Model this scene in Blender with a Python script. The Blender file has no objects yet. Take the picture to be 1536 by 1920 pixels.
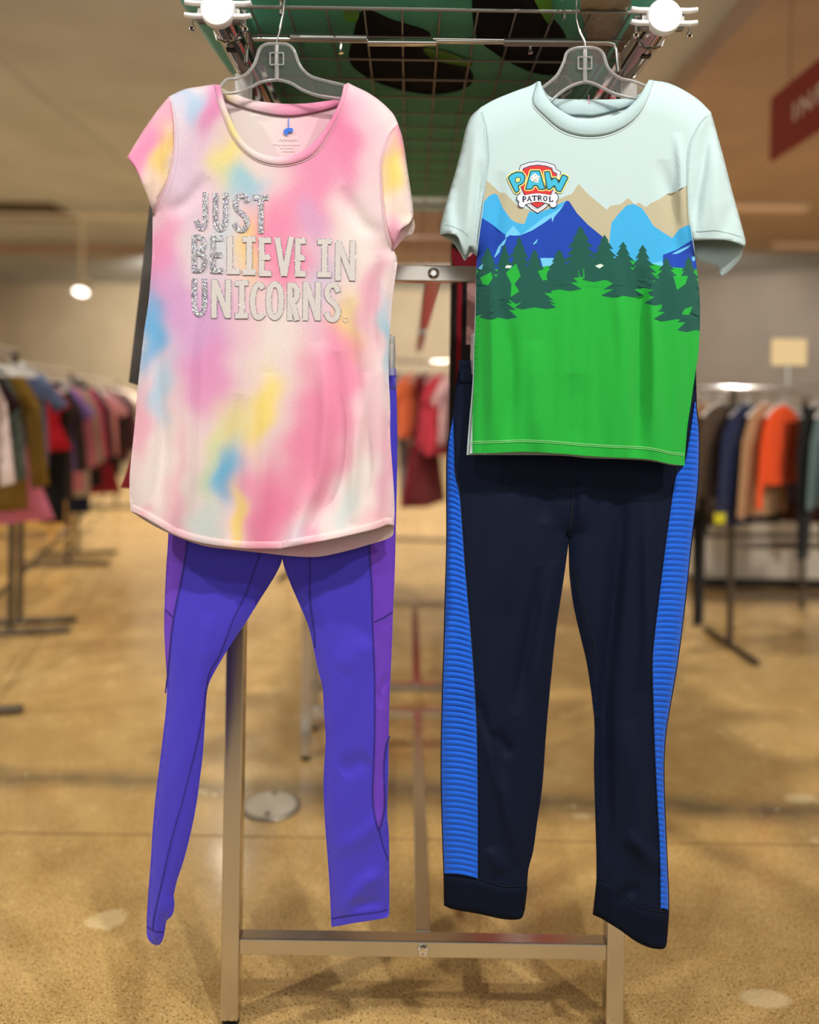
import bpy, bmesh, math, random
import numpy as np
from mathutils import Vector, Matrix
from mathutils.geometry import delaunay_2d_cdt

SC = bpy.context.scene
COL = SC.collection
random.seed(7)
RNG = np.random.default_rng(7)

# ------------------------------------------------------------------ camera
CAM_H, FPX, CX, CY, ROLL = 1.15, 1539.0, 768.0, 740.0, 0.0155
cam_d = bpy.data.cameras.new('camera')
cam = bpy.data.objects.new('camera', cam_d); COL.objects.link(cam)
cam.location = (0, 0, CAM_H)
cam.rotation_euler = (math.pi / 2, -ROLL, 0)
cam_d.sensor_fit = 'HORIZONTAL'; cam_d.sensor_width = 36.0
cam_d.lens = 36.0 * FPX / 1536.0
cam_d.shift_y = (CY - 960.0) / 1536.0
cam_d.clip_start = 0.05
cam_d.dof.use_dof = True
cam_d.dof.focus_distance = 1.315
cam_d.dof.aperture_fstop = 1.6
SC.camera = cam

# ------------------------------------------------------------------ world, lights, exposure
W = bpy.data.worlds.new('world'); SC.world = W; W.use_nodes = True
W.node_tree.nodes['Background'].inputs[0].default_value = (1.0, 0.95, 0.88, 1)
W.node_tree.nodes['Background'].inputs[1].default_value = 1.12
SC.view_settings.view_transform = 'Standard'
SC.view_settings.look = 'None'
SC.view_settings.exposure = 0.0
SC.view_settings.gamma = 1.0
SC.view_settings.use_curve_mapping = False

CEIL = 3.40
# track key spots plus unseen added fill spots: (x, y, z), aim, watts, cone deg, radius, colour
SPOTS = [((0.62, -0.30, 3.2), (0.05, 1.40, 0.30), 165, 64, 0.035, (1.0, .98, .95)),
         ((-0.75, -0.70, 3.2), (0.0, 1.40, 0.50), 72, 62, 0.05, (1.0, .97, .93)),
         ((-3.4, 2.4, 3.2), (-2.1, 4.6, 0.6), 200, 90, 0.06, (1.0, .92, .80)),
         ((3.0, 1.8, 3.2), (2.0, 4.2, 0.7), 190, 85, 0.06, (1.0, .93, .82)),
         ((-0.2, 3.3, 3.2), (0.3, 3.6, 0.3), 260, 100, 0.06, (1.0, .89, .72)),
         ((-4.2, 13.3, 3.1), (-4.6, 17.2, 1.4), 640, 110, 0.08, (1.0, .87, .68)),
         ((0.6, 13.3, 3.1), (0.4, 17.2, 1.4), 520, 110, 0.08, (1.0, .90, .74)),
         ((-1.6, 7.5, 3.2), (-1.6, 7.6, 0.0), 760, 130, 0.08, (1.0, .86, .66)),
         ((3.0, 7.0, 3.2), (3.0, 7.4, 0.0), 560, 130, 0.08, (1.0, .88, .72)),
         ((4.6, 11.9, 3.0), (5.8, 15.0, 1.3), 130, 110, 0.08, (1.0, .92, .82)),  # unseen spot added to lighten the right wall
         ((-5.6, 9.0, 3.1), (-5.6, 9.2, 0.0), 700, 135, 0.08, (1.0, .93, .82)),  # unseen fill added to brighten the mid-back of the store
         ((0.4, 11.0, 3.1), (0.4, 11.2, 0.0), 600, 135, 0.08, (1.0, .93, .82)),  # another added fill for the dim mid-back, no fixture in view
         ((-5.2, 4.6, 3.1), (-5.2, 4.8, 0.0), 320, 135, 0.08, (1.0, .93, .82)),
         ((5.8, 6.5, 3.0), (5.8, 6.7, 0.0), 420, 135, 0.08, (1.0, .90, .76)),
         ((1.8, -0.4, 3.2), (0.5, 2.6, 0.0), 190, 70, 0.05, (1.0, .92, .78)),  # unseen side fill added to brighten the floor
         ((-2.2, 0.2, 3.2), (-0.9, 2.7, 0.0), 260, 70, 0.05, (1.0, .92, .78))]  # matching added side fill from the left
for i, (loc, aim, watt, cone, rad, colr) in enumerate(SPOTS):
    ld = bpy.data.lights.new('key_fill_spot', 'SPOT')
    ld.energy = watt; ld.spot_size = math.radians(cone); ld.spot_blend = 0.85
    ld.shadow_soft_size = rad; ld.color = colr
    lo = bpy.data.objects.new('key_fill_spot', ld); COL.objects.link(lo)
    lo.location = loc
    lo.rotation_euler = (Vector(aim) - Vector(loc)).to_track_quat('-Z', 'Y').to_euler()

# ------------------------------------------------------------------ helpers
def S(r, g, b):
    f = lambda c: (c / 255 / 12.92) if c / 255 <= .04045 else ((c / 255 + .055) / 1.055) ** 2.4
    return (f(r), f(g), f(b))

def P(px, py, z):
    """photograph pixel at depth z -> world point (numpy aware)"""
    u = np.asarray(px, float) - CX; v = CY - np.asarray(py, float)
    c, s = math.cos(ROLL), math.sin(ROLL)
    u0 = u * c - v * s; v0 = v * c + u * s
    z = np.asarray(z, float) + 0 * u0
    return np.stack([u0 * z / FPX, z, CAM_H + v0 * z / FPX], -1)

def Pv(px, py, z):
    return Vector(P(px, py, z).tolist())

def catmull(pts, closed=False, n=6):
    p = [np.array(q, float) for q in pts]; out = []
    m = len(p)
    rng = range(m if closed else m - 1)
    for i in rng:
        if closed:
            a, b, c, d = p[i - 1], p[i], p[(i + 1) % m], p[(i + 2) % m]
        else:
            b, c = p[i], p[i + 1]
            a = p[i - 1] if i > 0 else 2 * b - c
            d = p[i + 2] if i + 2 < m else 2 * c - b
        for k in range(n):
            t = k / n
            out.append(.5 * (2 * b + (c - a) * t + (2 * a - 5 * b + 4 * c - d) * t * t + (-a + 3 * b - 3 * c + d) * t ** 3))
    if not closed:
        out.append(p[-1])
    return np.array(out)

def resample(poly, n):
    poly = np.asarray(poly, float)
    seg = np.r_[0, np.cumsum(np.hypot(*np.diff(poly[:, :2], axis=0).T))]
    t = np.linspace(0, seg[-1], n)
    return np.stack([np.interp(t, seg, poly[:, k]) for k in range(poly.shape[1])], -1)

def inside(xy, poly):
    poly = np.asarray(poly, float); x, y = xy[:, 0], xy[:, 1]
    r = np.zeros(len(xy), bool)
    x0, y0 = poly[:, 0], poly[:, 1]; x1, y1 = np.roll(x0, -1), np.roll(y0, -1)
    for a, b, c, d in zip(x0, y0, x1, y1):
        if b == d: continue
        k = ((b > y) != (d > y)) & (x < (c - a) * (y - b) / (d - b) + a)
        r ^= k
    return r

def dist(xy, line):
    line = np.asarray(line, float)
    a, b = line[:-1], line[1:]
    best = np.full(len(xy), 1e9)
    for p, q in zip(a, b):
        d = q - p; L = max((d * d).sum(), 1e-9)
        t = np.clip(((xy - p) @ d) / L, 0, 1)
        e = xy - p - t[:, None] * d
        best = np.minimum(best, (e * e).sum(1))
    return np.sqrt(best)

def fill(outline, sp, lines=(), polys=()):
    """triangulate a polygon with an inner point grid; lines / polys are kept as edges"""
    pts = []; edges = []
    def add(poly, closed):
        poly = np.asarray(poly, float)
        if closed and np.hypot(*(poly[0] - poly[-1])) < 1e-6: poly = poly[:-1]
        k = len(pts); n = len(poly)
        pts.extend(Vector((float(a), float(b))) for a, b in poly)
        for i in range(n if closed else n - 1): edges.append((k + i, k + (i + 1) % n))
    outline = np.asarray(outline, float)
    add(outline, True)
    for l in lines: add(l, False)
    for q in polys: add(q, True)
    x0, y0 = outline.min(0); x1, y1 = outline.max(0)
    gx, gy = np.meshgrid(np.arange(x0 + sp / 2, x1, sp), np.arange(y0 + sp / 2, y1, sp * .87))
    gx[1::2] += sp / 2
    g = np.stack([gx.ravel(), gy.ravel()], -1)
    if len(g):
        g = g[inside(g, outline)]
    if len(g):
        g = g[dist(g, np.vstack([outline, outline[:1]])) > .45 * sp]
    pts.extend(Vector((float(a), float(b))) for a, b in g)
    v, e, f = delaunay_2d_cdt(pts, edges, [], 0, 1e-4)[:3]
    xy = np.array([(q.x, q.y) for q in v]); f = np.array([list(t)[:3] for t in f])
    cen = xy[f].mean(1)
    f = f[inside(cen, outline)]
    used = np.unique(f); remap = -np.ones(len(xy), int); remap[used] = np.arange(len(used))
    return xy[used], remap[f]

def make(name, V, F, mats, parent=None, idx=None, smooth=True, color=None, solid=0, pivot=None):
    """one mesh object from world-space vertices"""
    V = np.asarray(V, float)
    if parent is not None:
        org = np.array(parent['_org'])
    else:
        org = np.array(pivot) if pivot is not None else np.array([V[:, 0].mean(), V[:, 1].mean(), V[:, 2].min()])
    me = bpy.data.meshes.new(name)
    me.from_pydata((V - org).tolist(), [], [list(map(int, f)) for f in F])
    if not isinstance(mats, (list, tuple)): mats = [mats]
    for m in mats: me.materials.append(m)
    if idx is not None: me.polygons.foreach_set('material_index', np.asarray(idx, np.int32))
    if smooth: me.polygons.foreach_set('use_smooth', [True] * len(me.polygons))
    if color is not None:
        at = me.color_attributes.new('dye', 'FLOAT_COLOR', 'POINT')
        c = np.c_[color, np.ones(len(color))].astype(np.float32)
        at.data.foreach_set('color', c.ravel())
    me.update()
    o = bpy.data.objects.new(name, me); COL.objects.link(o)
    if parent is not None:
        o.parent = parent
    else:
        o.location = org
    o['_org'] = [float(x) for x in org]
    if solid:
        md = o.modifiers.new('cloth', 'SOLIDIFY'); md.thickness = solid; md.offset = 0
    return o

def thing(name, label, cat, loc, group=None):
    o = bpy.data.objects.new(name, None); COL.objects.link(o)
    o.empty_display_size = .05
    o.location = loc; o['label'] = label; o['category'] = cat
    if group: o['group'] = group
    o['_org'] = [float(x) for x in loc]
    return o

def tag(o, label, cat, group=None):
    o['label'] = label; o['category'] = cat
    if group: o['group'] = group
    return o

def struct(o, label=None):
    o['kind'] = 'structure'
    if label: o['label'] = label
    return o

class MB:
    def __init__(self): self.V = []; self.F = []; self.I = []
    def add(self, V, F, mi=0):
        k = len(self.V); self.V.extend([tuple(map(float, v)) for v in V])
        self.F.extend([[k + int(i) for i in f] for f in F]); self.I.extend([mi] * len(F))
        return self
    def box(self, x0, x1, y0, y1, z0, z1, bev=0, mi=0):
        bm = bmesh.new(); bmesh.ops.create_cube(bm, size=1)
        for v in bm.verts:
            v.co = Vector(((x0 + x1) / 2 + v.co.x * (x1 - x0), (y0 + y1) / 2 + v.co.y * (y1 - y0), (z0 + z1) / 2 + v.co.z * (z1 - z0)))
        if bev: bmesh.ops.bevel(bm, geom=bm.edges[:], offset=bev, segments=2, affect='EDGES', profile=.5)
        bm.verts.index_update()
        self.add([v.co[:] for v in bm.verts], [[v.index for v in f.verts] for f in bm.faces], mi); bm.free()
        return self
    def tube(self, pts, r, n=10, mi=0, caps=True):
        pts = [Vector(p) for p in pts]; m = len(pts)
        rad = r if isinstance(r, (list, tuple)) else [r] * m
        t0 = (pts[1] - pts[0]).normalized()
        a = Vector((0, 0, 1)) if abs(t0.z) < .9 else Vector((1, 0, 0))
        u = t0.cross(a).normalized(); V = []; F = []
        for i, p in enumerate(pts):
            t = ((pts[min(i + 1, m - 1)] - pts[max(i - 1, 0)])).normalized()
            u = (u - t * u.dot(t)).normalized(); w = t.cross(u)
            for k in range(n):
                an = 2 * math.pi * k / n
                V.append(p + (u * math.cos(an) + w * math.sin(an)) * rad[i])
        for i in range(m - 1):
            for k in range(n):
                F.append([i * n + k, i * n + (k + 1) % n, (i + 1) * n + (k + 1) % n, (i + 1) * n + k])
        if caps:
            F.append(list(range(n))[::-1]); F.append([(m - 1) * n + k for k in range(n)])
        return self.add(V, F, mi)
    def disc(self, c, axis, prof, n=24, mi=0):
        """lathe a profile [(radius, along)] about axis through c"""
        c = Vector(c); t = Vector(axis).normalized()
        a = Vector((0, 0, 1)) if abs(t.z) < .9 else Vector((1, 0, 0))
        u = t.cross(a).normalized(); w = t.cross(u); V = []; F = []
        for r, h in prof:
            for k in range(n):
                an = 2 * math.pi * k / n
                V.append(c + t * h + (u * math.cos(an) + w * math.sin(an)) * max(r, 1e-5))
        for i in range(len(prof) - 1):
            for k in range(n):
                F.append([i * n + k, i * n + (k + 1) % n, (i + 1) * n + (k + 1) % n, (i + 1) * n + k])
        F.append(list(range(n))[::-1]); F.append([(len(prof) - 1) * n + k for k in range(n)])
        return self.add(V, F, mi)
    def build(self, name, mats, parent=None, smooth=False, pivot=None, solid=0):
        o = make(name, self.V, self.F, mats, parent, self.I, smooth, pivot=pivot, solid=solid)
        if smooth:
            try:
                md = o.modifiers.new('split', 'EDGE_SPLIT'); md.split_angle = math.radians(38)
            except Exception: pass
        return o

# ------------------------------------------------------------------ materials
def newmat(name):
    m = bpy.data.materials.new(name); m.use_nodes = True
    nt = m.node_tree; b = nt.nodes['Principled BSDF']
    return m, nt, b

def node(nt, t, **kw):
    n = nt.nodes.new(t)
    for k, v in kw.items(): setattr(n, k, v)
    return n

def plain(name, col, rough=.5, metal=0.0, **kw):
    m, nt, b = newmat(name)
    b.inputs['Base Color'].default_value = (*col, 1); b.inputs['Roughness'].default_value = rough
    b.inputs['Metallic'].default_value = metal
    for k, v in kw.items(): b.inputs[k].default_value = v
    return m

def fabric(name, col, var=.12, scale=900, rough=.85, bump=.25, attr=False, sheen=.15, grain=None):
    m, nt, b = newmat(name)
    tc = node(nt, 'ShaderNodeTexCoord')
    mp = node(nt, 'ShaderNodeMapping'); mp.inputs['Scale'].default_value = grain or (1, 1, 2.2)
    nt.links.new(tc.outputs['Object'], mp.inputs['Vector'])
    nz = node(nt, 'ShaderNodeTexNoise'); nz.inputs['Scale'].default_value = scale; nz.inputs['Detail'].default_value = 2
    nt.links.new(mp.outputs[0], nz.inputs['Vector'])
    mr = node(nt, 'ShaderNodeMapRange'); mr.inputs['From Min'].default_value = .3; mr.inputs['From Max'].default_value = .7
    mr.inputs['To Min'].default_value = 1 - var; mr.inputs['To Max'].default_value = 1 + var
    nt.links.new(nz.outputs[0], mr.inputs['Value'])
    mx = node(nt, 'ShaderNodeVectorMath', operation='SCALE')
    if attr:
        at = node(nt, 'ShaderNodeAttribute'); at.attribute_name = 'dye'
        nt.links.new(at.outputs['Color'], mx.inputs[0])
    else:
        mx.inputs[0].default_value = col
    nt.links.new(mr.outputs[0], mx.inputs['Scale'])
    nt.links.new(mx.outputs[0], b.inputs['Base Color'])
    bp = node(nt, 'ShaderNodeBump'); bp.inputs['Strength'].default_value = bump; bp.inputs['Distance'].default_value = .0006
    nt.links.new(nz.outputs[0], bp.inputs['Height']); nt.links.new(bp.outputs[0], b.inputs['Normal'])
    b.inputs['Roughness'].default_value = rough
    b.inputs['Specular IOR Level'].default_value = .25
    b.inputs['Sheen Weight'].default_value = sheen
    return m

_fab = {}
def fab(r, g, b, **kw):
    k = (r, g, b)
    if k not in _fab: _fab[k] = fabric('cloth_%d_%d_%d' % k, S(r, g, b), scale=260, var=.18, **kw)
    return _fab[k]

M = {}
M['chrome'] = plain('chrome', (.80, .79, .77), .10, 1.0)
M['nickel'] = plain('satin_nickel', (.66, .63, .58), .20, 1.0)
M['brightcap'] = plain('brushed_cap', (.93, .93, .92), .5, .35)
M['steel_dark'] = plain('dark_steel', (.12, .10, .08), .4, .8)
M['wire'] = plain('grid_wire', (.34, .33, .30), .35, .8)
M['clear'] = plain('clear_plastic', (.95, .96, .96), .12, 0, **{'Transmission Weight': .80, 'IOR': 1.45, 'Specular IOR Level': .9})
M['film'] = plain('clear_web', (.9, .93, .93), .08, 0, **{'Alpha': .035})
M['black'] = plain('black_plastic', (.01, .01, .01), .5)
M['redhem'] = fabric('red_cloth', S(150, 30, 50))

def mat_floor():
    m, nt, b = newmat('polished_concrete')
    tc = node(nt, 'ShaderNodeTexCoord')
    def noise(s, d, rough=.6, vec=None):
        n = node(nt, 'ShaderNodeTexNoise'); n.inputs['Scale'].default_value = s; n.inputs['Detail'].default_value = d
        n.inputs['Roughness'].default_value = rough
        nt.links.new(vec or tc.outputs['Object'], n.inputs['Vector']); return n
    def ramp(src, stops):
        r = node(nt, 'ShaderNodeValToRGB'); e = r.color_ramp.elements
        e[0].position, e[0].color = stops[0][0], (*stops[0][1], 1); e[1].position, e[1].color = stops[-1][0], (*stops[-1][1], 1)
        for p, c in stops[1:-1]:
            q = e.new(p); q.color = (*c, 1)
        nt.links.new(src, r.inputs[0]); return r
    def mix(fac, a, c, mode='MIX'):
        x = node(nt, 'ShaderNodeMix', data_type='RGBA', blend_type=mode)
        if isinstance(fac, float): x.inputs[0].default_value = fac
        else: nt.links.new(fac, x.inputs[0])
        for s, k in ((a, 6), (c, 7)):
            if isinstance(s, tuple): x.inputs[k].default_value = (*s, 1)
            else: nt.links.new(s, x.inputs[k])
        return x.outputs[2]
    big = noise(1.1, 5); base = ramp(big.outputs[0], [(.3, S(156, 124, 74)), (.5, S(184, 151, 94)), (.7, S(204, 174, 120))])
    mid = noise(9, 4); c = mix(.35, base.outputs[0], ramp(mid.outputs[0], [(.3, S(138, 104, 58)), (.7, S(206, 174, 118))]).outputs[0])
    fine = noise(190, 2); sp = ramp(fine.outputs[0], [(.37, (1, 1, 1)), (.43, (0, 0, 0))])
    c = mix(sp.outputs[0], c, S(104, 74, 38))
    fine2 = noise(260, 1); sp2 = ramp(fine2.outputs[0], [(.60, (0, 0, 0)), (.66, (1, 1, 1))])
    c = mix(sp2.outputs[0], c, S(222, 196, 140))
    # worn dark joint band across the slab and pale paint spots
    sep = node(nt, 'ShaderNodeSeparateXYZ'); nt.links.new(tc.outputs['Object'], sep.inputs[0])
    def math_(op, a, c_=None, cl=False):
        x = node(nt, 'ShaderNodeMath', operation=op, use_clamp=cl)
        for i, s in enumerate((a, c_)):
            if s is None: continue
            if isinstance(s, (int, float)): x.inputs[i].default_value = s
            else: nt.links.new(s, x.inputs[i])
        return x.outputs[0]
    wob = noise(2.3, 4)
    yy = math_('ADD', sep.outputs[1], math_('MULTIPLY', math_('SUBTRACT', wob.outputs[0], .5), .28))
    yy = math_('ADD', yy, math_('MULTIPLY', sep.outputs[0], .05))
    band = math_('SUBTRACT', 1.0, math_('DIVIDE', math_('ABSOLUTE', math_('SUBTRACT', yy, 2.37)), .10), True)
    band = math_('MULTIPLY', band, math_('MULTIPLY', mid.outputs[0], 1.7))
    c = mix(band, c, S(112, 98, 74))
    vor = noise(7.5, 6, .75)
    spots = math_('MULTIPLY', math_('GREATER_THAN', vor.outputs[0], .63), math_('GREATER_THAN', band, .25))
    c = mix(spots, c, S(205, 192, 160))
    def spot(cx, cy, rx, ry, e):
        nonlocal c
        dx = math_('DIVIDE', math_('SUBTRACT', sep.outputs[0], cx), rx); dy = math_('DIVIDE', math_('SUBTRACT', sep.outputs[1], cy), ry)
        d = math_('ADD', math_('MULTIPLY', dx, dx), math_('MULTIPLY', dy, dy))
        d = math_('ADD', d, math_('MULTIPLY', math_('SUBTRACT', vor.outputs[0], .5), e))
        c = mix(math_('MULTIPLY', math_('SUBTRACT', 1.0, math_('MULTIPLY', math_('SUBTRACT', d, .45), 2.2), True), .55), c, S(218, 198, 156))
    for (px, py, rx, ry, e) in [(1435, 1872, .058, .030, .5), (200, 1722, .05, .035, 5.0), (1090, 1530, .035, .022, 2.0), (1505, 1497, .06, .035, 3.5), (1532, 1577, .02, .018, 1.0)]:
        z = FPX * CAM_H / (py - CY - ROLL * (px - CX)); spot(((px - CX) + ROLL * (py - CY)) * z / FPX, z, rx, ry, e)
    nt.links.new(c, b.inputs['Base Color'])
    rr = ramp(mid.outputs[0], [(.3, (.16,) * 3), (.7, (.30,) * 3)]); nt.links.new(rr.outputs[0], b.inputs['Roughness'])
    bp = node(nt, 'ShaderNodeBump'); bp.inputs['Strength'].default_value = .12; bp.inputs['Distance'].default_value = .002
    nt.links.new(mid.outputs[0], bp.inputs['Height']); nt.links.new(bp.outputs[0], b.inputs['Normal'])
    b.inputs['Coat Weight'].default_value = .25; b.inputs['Coat Roughness'].default_value = .12
    return m

def mat_wall(name, col, rough=.9):
    m, nt, b = newmat(name)
    tc = node(nt, 'ShaderNodeTexCoord'); n = node(nt, 'ShaderNodeTexNoise'); n.inputs['Scale'].default_value = 1.4; n.inputs['Detail'].default_value = 4
    nt.links.new(tc.outputs['Object'], n.inputs['Vector'])
    r = node(nt, 'ShaderNodeValToRGB'); e = r.color_ramp.elements
    e[0].position = .3; e[0].color = (*[k * .9 for k in col], 1); e[1].position = .7; e[1].color = (*[k * 1.08 for k in col], 1)
    nt.links.new(n.outputs[0], r.inputs[0]); nt.links.new(r.outputs[0], b.inputs['Base Color'])
    b.inputs['Roughness'].default_value = rough; b.inputs['Specular IOR Level'].default_value = .2
    return m
M['floor'] = mat_floor()
M['ceiling'] = mat_wall('ceiling_paint', S(182, 190, 202))
M['soffit'] = mat_wall('soffit_paint', S(172, 154, 144))
M['wall'] = mat_wall('wall_paint', S(206, 194, 174))
M['wall_r'] = mat_wall('wall_paint_shaded', S(196, 190, 184))  # back wall colour with its shade mixed into the paint
M['wall_dark'] = mat_wall('wall_paint_brown', S(96, 78, 60))
M['white'] = mat_wall('white_paint', S(225, 218, 205))

# ------------------------------------------------------------------ the room
WALL_Y = 17.4
struct(MB().box(-9, 9, -3.2, WALL_Y + .2, -.12, 0).build('floor', M['floor'], pivot=(0, 0, 0)), 'polished ochre concrete floor with worn joint')
struct(MB().box(-9, 9, -3.2, WALL_Y + .2, CEIL, CEIL + .12).build('ceiling', M['ceiling'], pivot=(0, 0, CEIL)), 'plain tan painted ceiling')
struct(MB().box(-9, 2.6, WALL_Y, WALL_Y + .2, 0, CEIL).build('wall_back', M['wall'], pivot=(0, WALL_Y, 0)), 'warm lit tan back wall')
b_ = MB(); a0, a1 = (2.6, WALL_Y), (8.9, 12.4)
b_.add([(a0[0], a0[1], 0), (a1[0], a1[1], 0), (a1[0], a1[1], CEIL), (a0[0], a0[1], CEIL),
        (a0[0] + .1, a0[1] + .2, 0), (a1[0] + .1, a1[1] + .2, 0), (a1[0] + .1, a1[1] + .2, CEIL), (a0[0] + .1, a0[1] + .2, CEIL)],
       [[0, 1, 2, 3], [5, 4, 7, 6], [0, 3, 7, 4], [1, 5, 6, 2], [3, 2, 6, 7], [0, 4, 5, 1]])
struct(b_.build('wall_right', M['wall_r'], pivot=(5, 15, 0)), 'back wall set at an angle, shade painted in as grey beige')
struct(MB().box(-9, 9, -3.4, -3.2, 0, 1.3).build('wall_reflection', M['wall_dark'], pivot=(0, -3.2, 0)), 'unseen low dark partition added for the rack post reflections')  # unseen, added to give the rack posts something dark to mirror
struct(MB().box(-9.2, -9, 3.5, WALL_Y + .2, 0, CEIL).build('wall_left', M['wall'], pivot=(-9, 9, 0)), 'tan side wall far to the left')
struct(MB().box(9, 9.2, 3.5, 12.6, 0, CEIL).build('wall_far_right', M['wall_r'], pivot=(9, 8, 0)), 'grey side wall far to the right')
SZ = FPX * (CEIL - CAM_H) / 740; SX = 600 * SZ / FPX
struct(MB().box(SX, 8.6, .6, 11.5, CEIL - .16, CEIL - .001, .004).build('trim_1', M['soffit'], pivot=(SX, 6, CEIL - .16)), 'lowered brown soffit on the ceiling')
struct(MB().box(-9, 2.4, 12.6, 12.9, CEIL - .14, CEIL - .001, .004).build('trim_2', M['soffit'], pivot=(-3, 12.6, CEIL - .14)), 'low ceiling beam before the back wall')
for k, x in enumerate((-5.1, -2.9, -1.2)):
    struct(MB().box(x, x + .05, -.5, 12.5, CEIL - .012, CEIL - .001).build('trim_%d' % (k + 3), M['ceiling'], pivot=(x, 6, CEIL)), 'thin ceiling seam batten')

# ------------------------------------------------------------------ clothing rack (square tube frame, round hang tubes, wire grid shelf)
RX0, RX1 = -.309, .389            # post centre lines
RXC = (RX0 + RX1) / 2
TZ = 1.747                        # hang tube height
GZ = 1.772                        # wire grid height
def rack(name, label, y0, y1, tube_y0, grid_y0, grid_y1, detail=True):
    t = thing(name, label, 'clothing rack', (RXC, (y0 + y1) / 2, 0), 'steel clothing racks in a row')
    h = .0165
    for y in (y0 + h, y1 - h):
        for x in (RX0, RX1):
            p = MB().box(x - h, x + h, y - h, y + h, .012, TZ - .02, .003).build('post', M['nickel'], t)
            MB().disc((x, y, 0), (0, 0, 1), [(.016, 0), (.016, .005), (.006, .006), (.006, .014)], 16).build('levelling_foot', M['black'], p)
        for z, nm in ((1.37, 'crossbar'), (.146, 'crossbar')):
            if z > 1 and (y > (y0 + y1) / 2 or not detail): continue
            c = MB().box(RX0 + h, RX1 - h, y - .0145, y + .0145, z - .0145, z + .0145, .002).build(nm, M['nickel'], t)
            f = -1 if y < (y0 + y1) / 2 else 1
            MB().disc((RXC, y + f * .0145, z), (0, f, 0), [(.0105, 0), (.0105, .003), (.0085, .006), (.006, .0065), (.005, .004), (.0, .004)], 20).build('bolt', M['chrome'], c, True)
    for z in (1.37, .146):
        MB().box(RXC - .0145, RXC + .0145, y0 + 2 * h, y1 - 2 * h, z - .0145, z + .0145, .002).build('spine_bar', M['nickel'], t)
    for x in (RX0, RX1):
        tb = MB().tube([(x, tube_y0 + .012, TZ), (x, y1 + .04, TZ)], .021, 28).build('hang_tube', M['chrome'], t, True)
        MB().disc((x, tube_y0 + .014, TZ), (0, -1, 0), [(.021, 0), (.0275, .001), (.0275, .011), (.0255, .014), (.015, .0155), (0, .016)], 36).build('end_cap', M['brightcap'], tb, True)
        s = 1 if x < RXC else -1
        if detail:
            # flat inner support bar beside the round tube and clamp with prongs
            MB().box(x + s * .034 - .006, x + s * .034 + .006, tube_y0 + .03, y1, TZ - .014, TZ + .014, .002).build('support_bar', M['chrome'], t)
            for sd in (-1, 1):
                cl = MB().box(min(x + sd * .018, x + sd * .034), max(x + sd * .018, x + sd * .034), tube_y0 + .008, tube_y0 + .022, TZ - .017, TZ + .015, .002).build('clamp_plate', M['wire'], tb)
                for dz in (.010, -.010):
                    MB().tube([(x + sd * .022, tube_y0 + .006, TZ + dz), (x + sd * .040, tube_y0 + .006, TZ + dz), (x + sd * .052, tube_y0 + .004, TZ + dz + .001)], [.0045, .0045, .004], 10).build('prong', M['brightcap'], tb, True)
                MB().disc((x + sd * .042, tube_y0 + .012, TZ - .026), (0, 0, 1), [(.0, -.005), (.004, -.004), (.0055, 0), (.004, .004), (.002, .006), (.002, .014)], 12).build('thumb_screw', M['chrome'], tb, True)
            MB().tube([(x - .022, tube_y0 + .075, TZ - .002), (x - .018, tube_y0 + .075, TZ - .016), (x, tube_y0 + .075, TZ - .0235), (x + .018, tube_y0 + .075, TZ - .016), (x + .022, tube_y0 + .075, TZ - .002)], .002, 8).build('collar_ring', M['chrome'], tb, True)
            MB().box(x - .008, x + .008, tube_y0 + .10, tube_y0 + .112, TZ - .0222, TZ - .018).build('tube_slot', M['black'], tb)
    # wire grid shelf lying on the tubes
    g = MB()
    gx0, gx1 = RX0 - .02, RX1 + .02
    fr = MB()
    for x in (gx0, gx1): fr.tube([(x, grid_y0, GZ), (x, grid_y1, GZ)], .003, 8)
    for y in (grid_y0, grid_y1): fr.tube([(gx0, y, GZ), (gx1, y, GZ)], .003, 8)
    grid = fr.build('wire_grid', M['wire'], t)
    nx = 12; k = 0
    for i in range(1, nx):
        x = gx0 + (gx1 - gx0) * i / nx
        MB().tube([(x, grid_y0, GZ), (x, grid_y1, GZ)], .0021, 6).build('grid_wire', M['wire'], grid, True)
    y = grid_y0 + .095
    while y < grid_y1 - .02:
        MB().tube([(gx0, y, GZ - .004), (gx1, y, GZ - .004)], .0021, 6).build('grid_wire', M['wire'], grid, True)
        y += .095
    return t
rk = rack('clothing_rack', 'shiny square tube clothing rack holding the two front outfits', 1.483, 2.60, 1.278, 1.325, 2.70)
# two pegs at the grid's front edge carry the hanger hooks
ROD_Z, ROD_Y = 1.795, 1.309
for hx_ in (Pv(534, -6, ROD_Y).x - .0125, Pv(1082, -6, ROD_Y).x - .0125):
    MB().tube([(hx_, 1.285, ROD_Z + .004), (hx_, 1.292, ROD_Z), (hx_, 1.345, ROD_Z), (hx_, 1.350, ROD_Z - .004), (hx_, 1.350, GZ)], .0035, 10).build('hook_peg', M['chrome'], rk, True)
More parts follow.
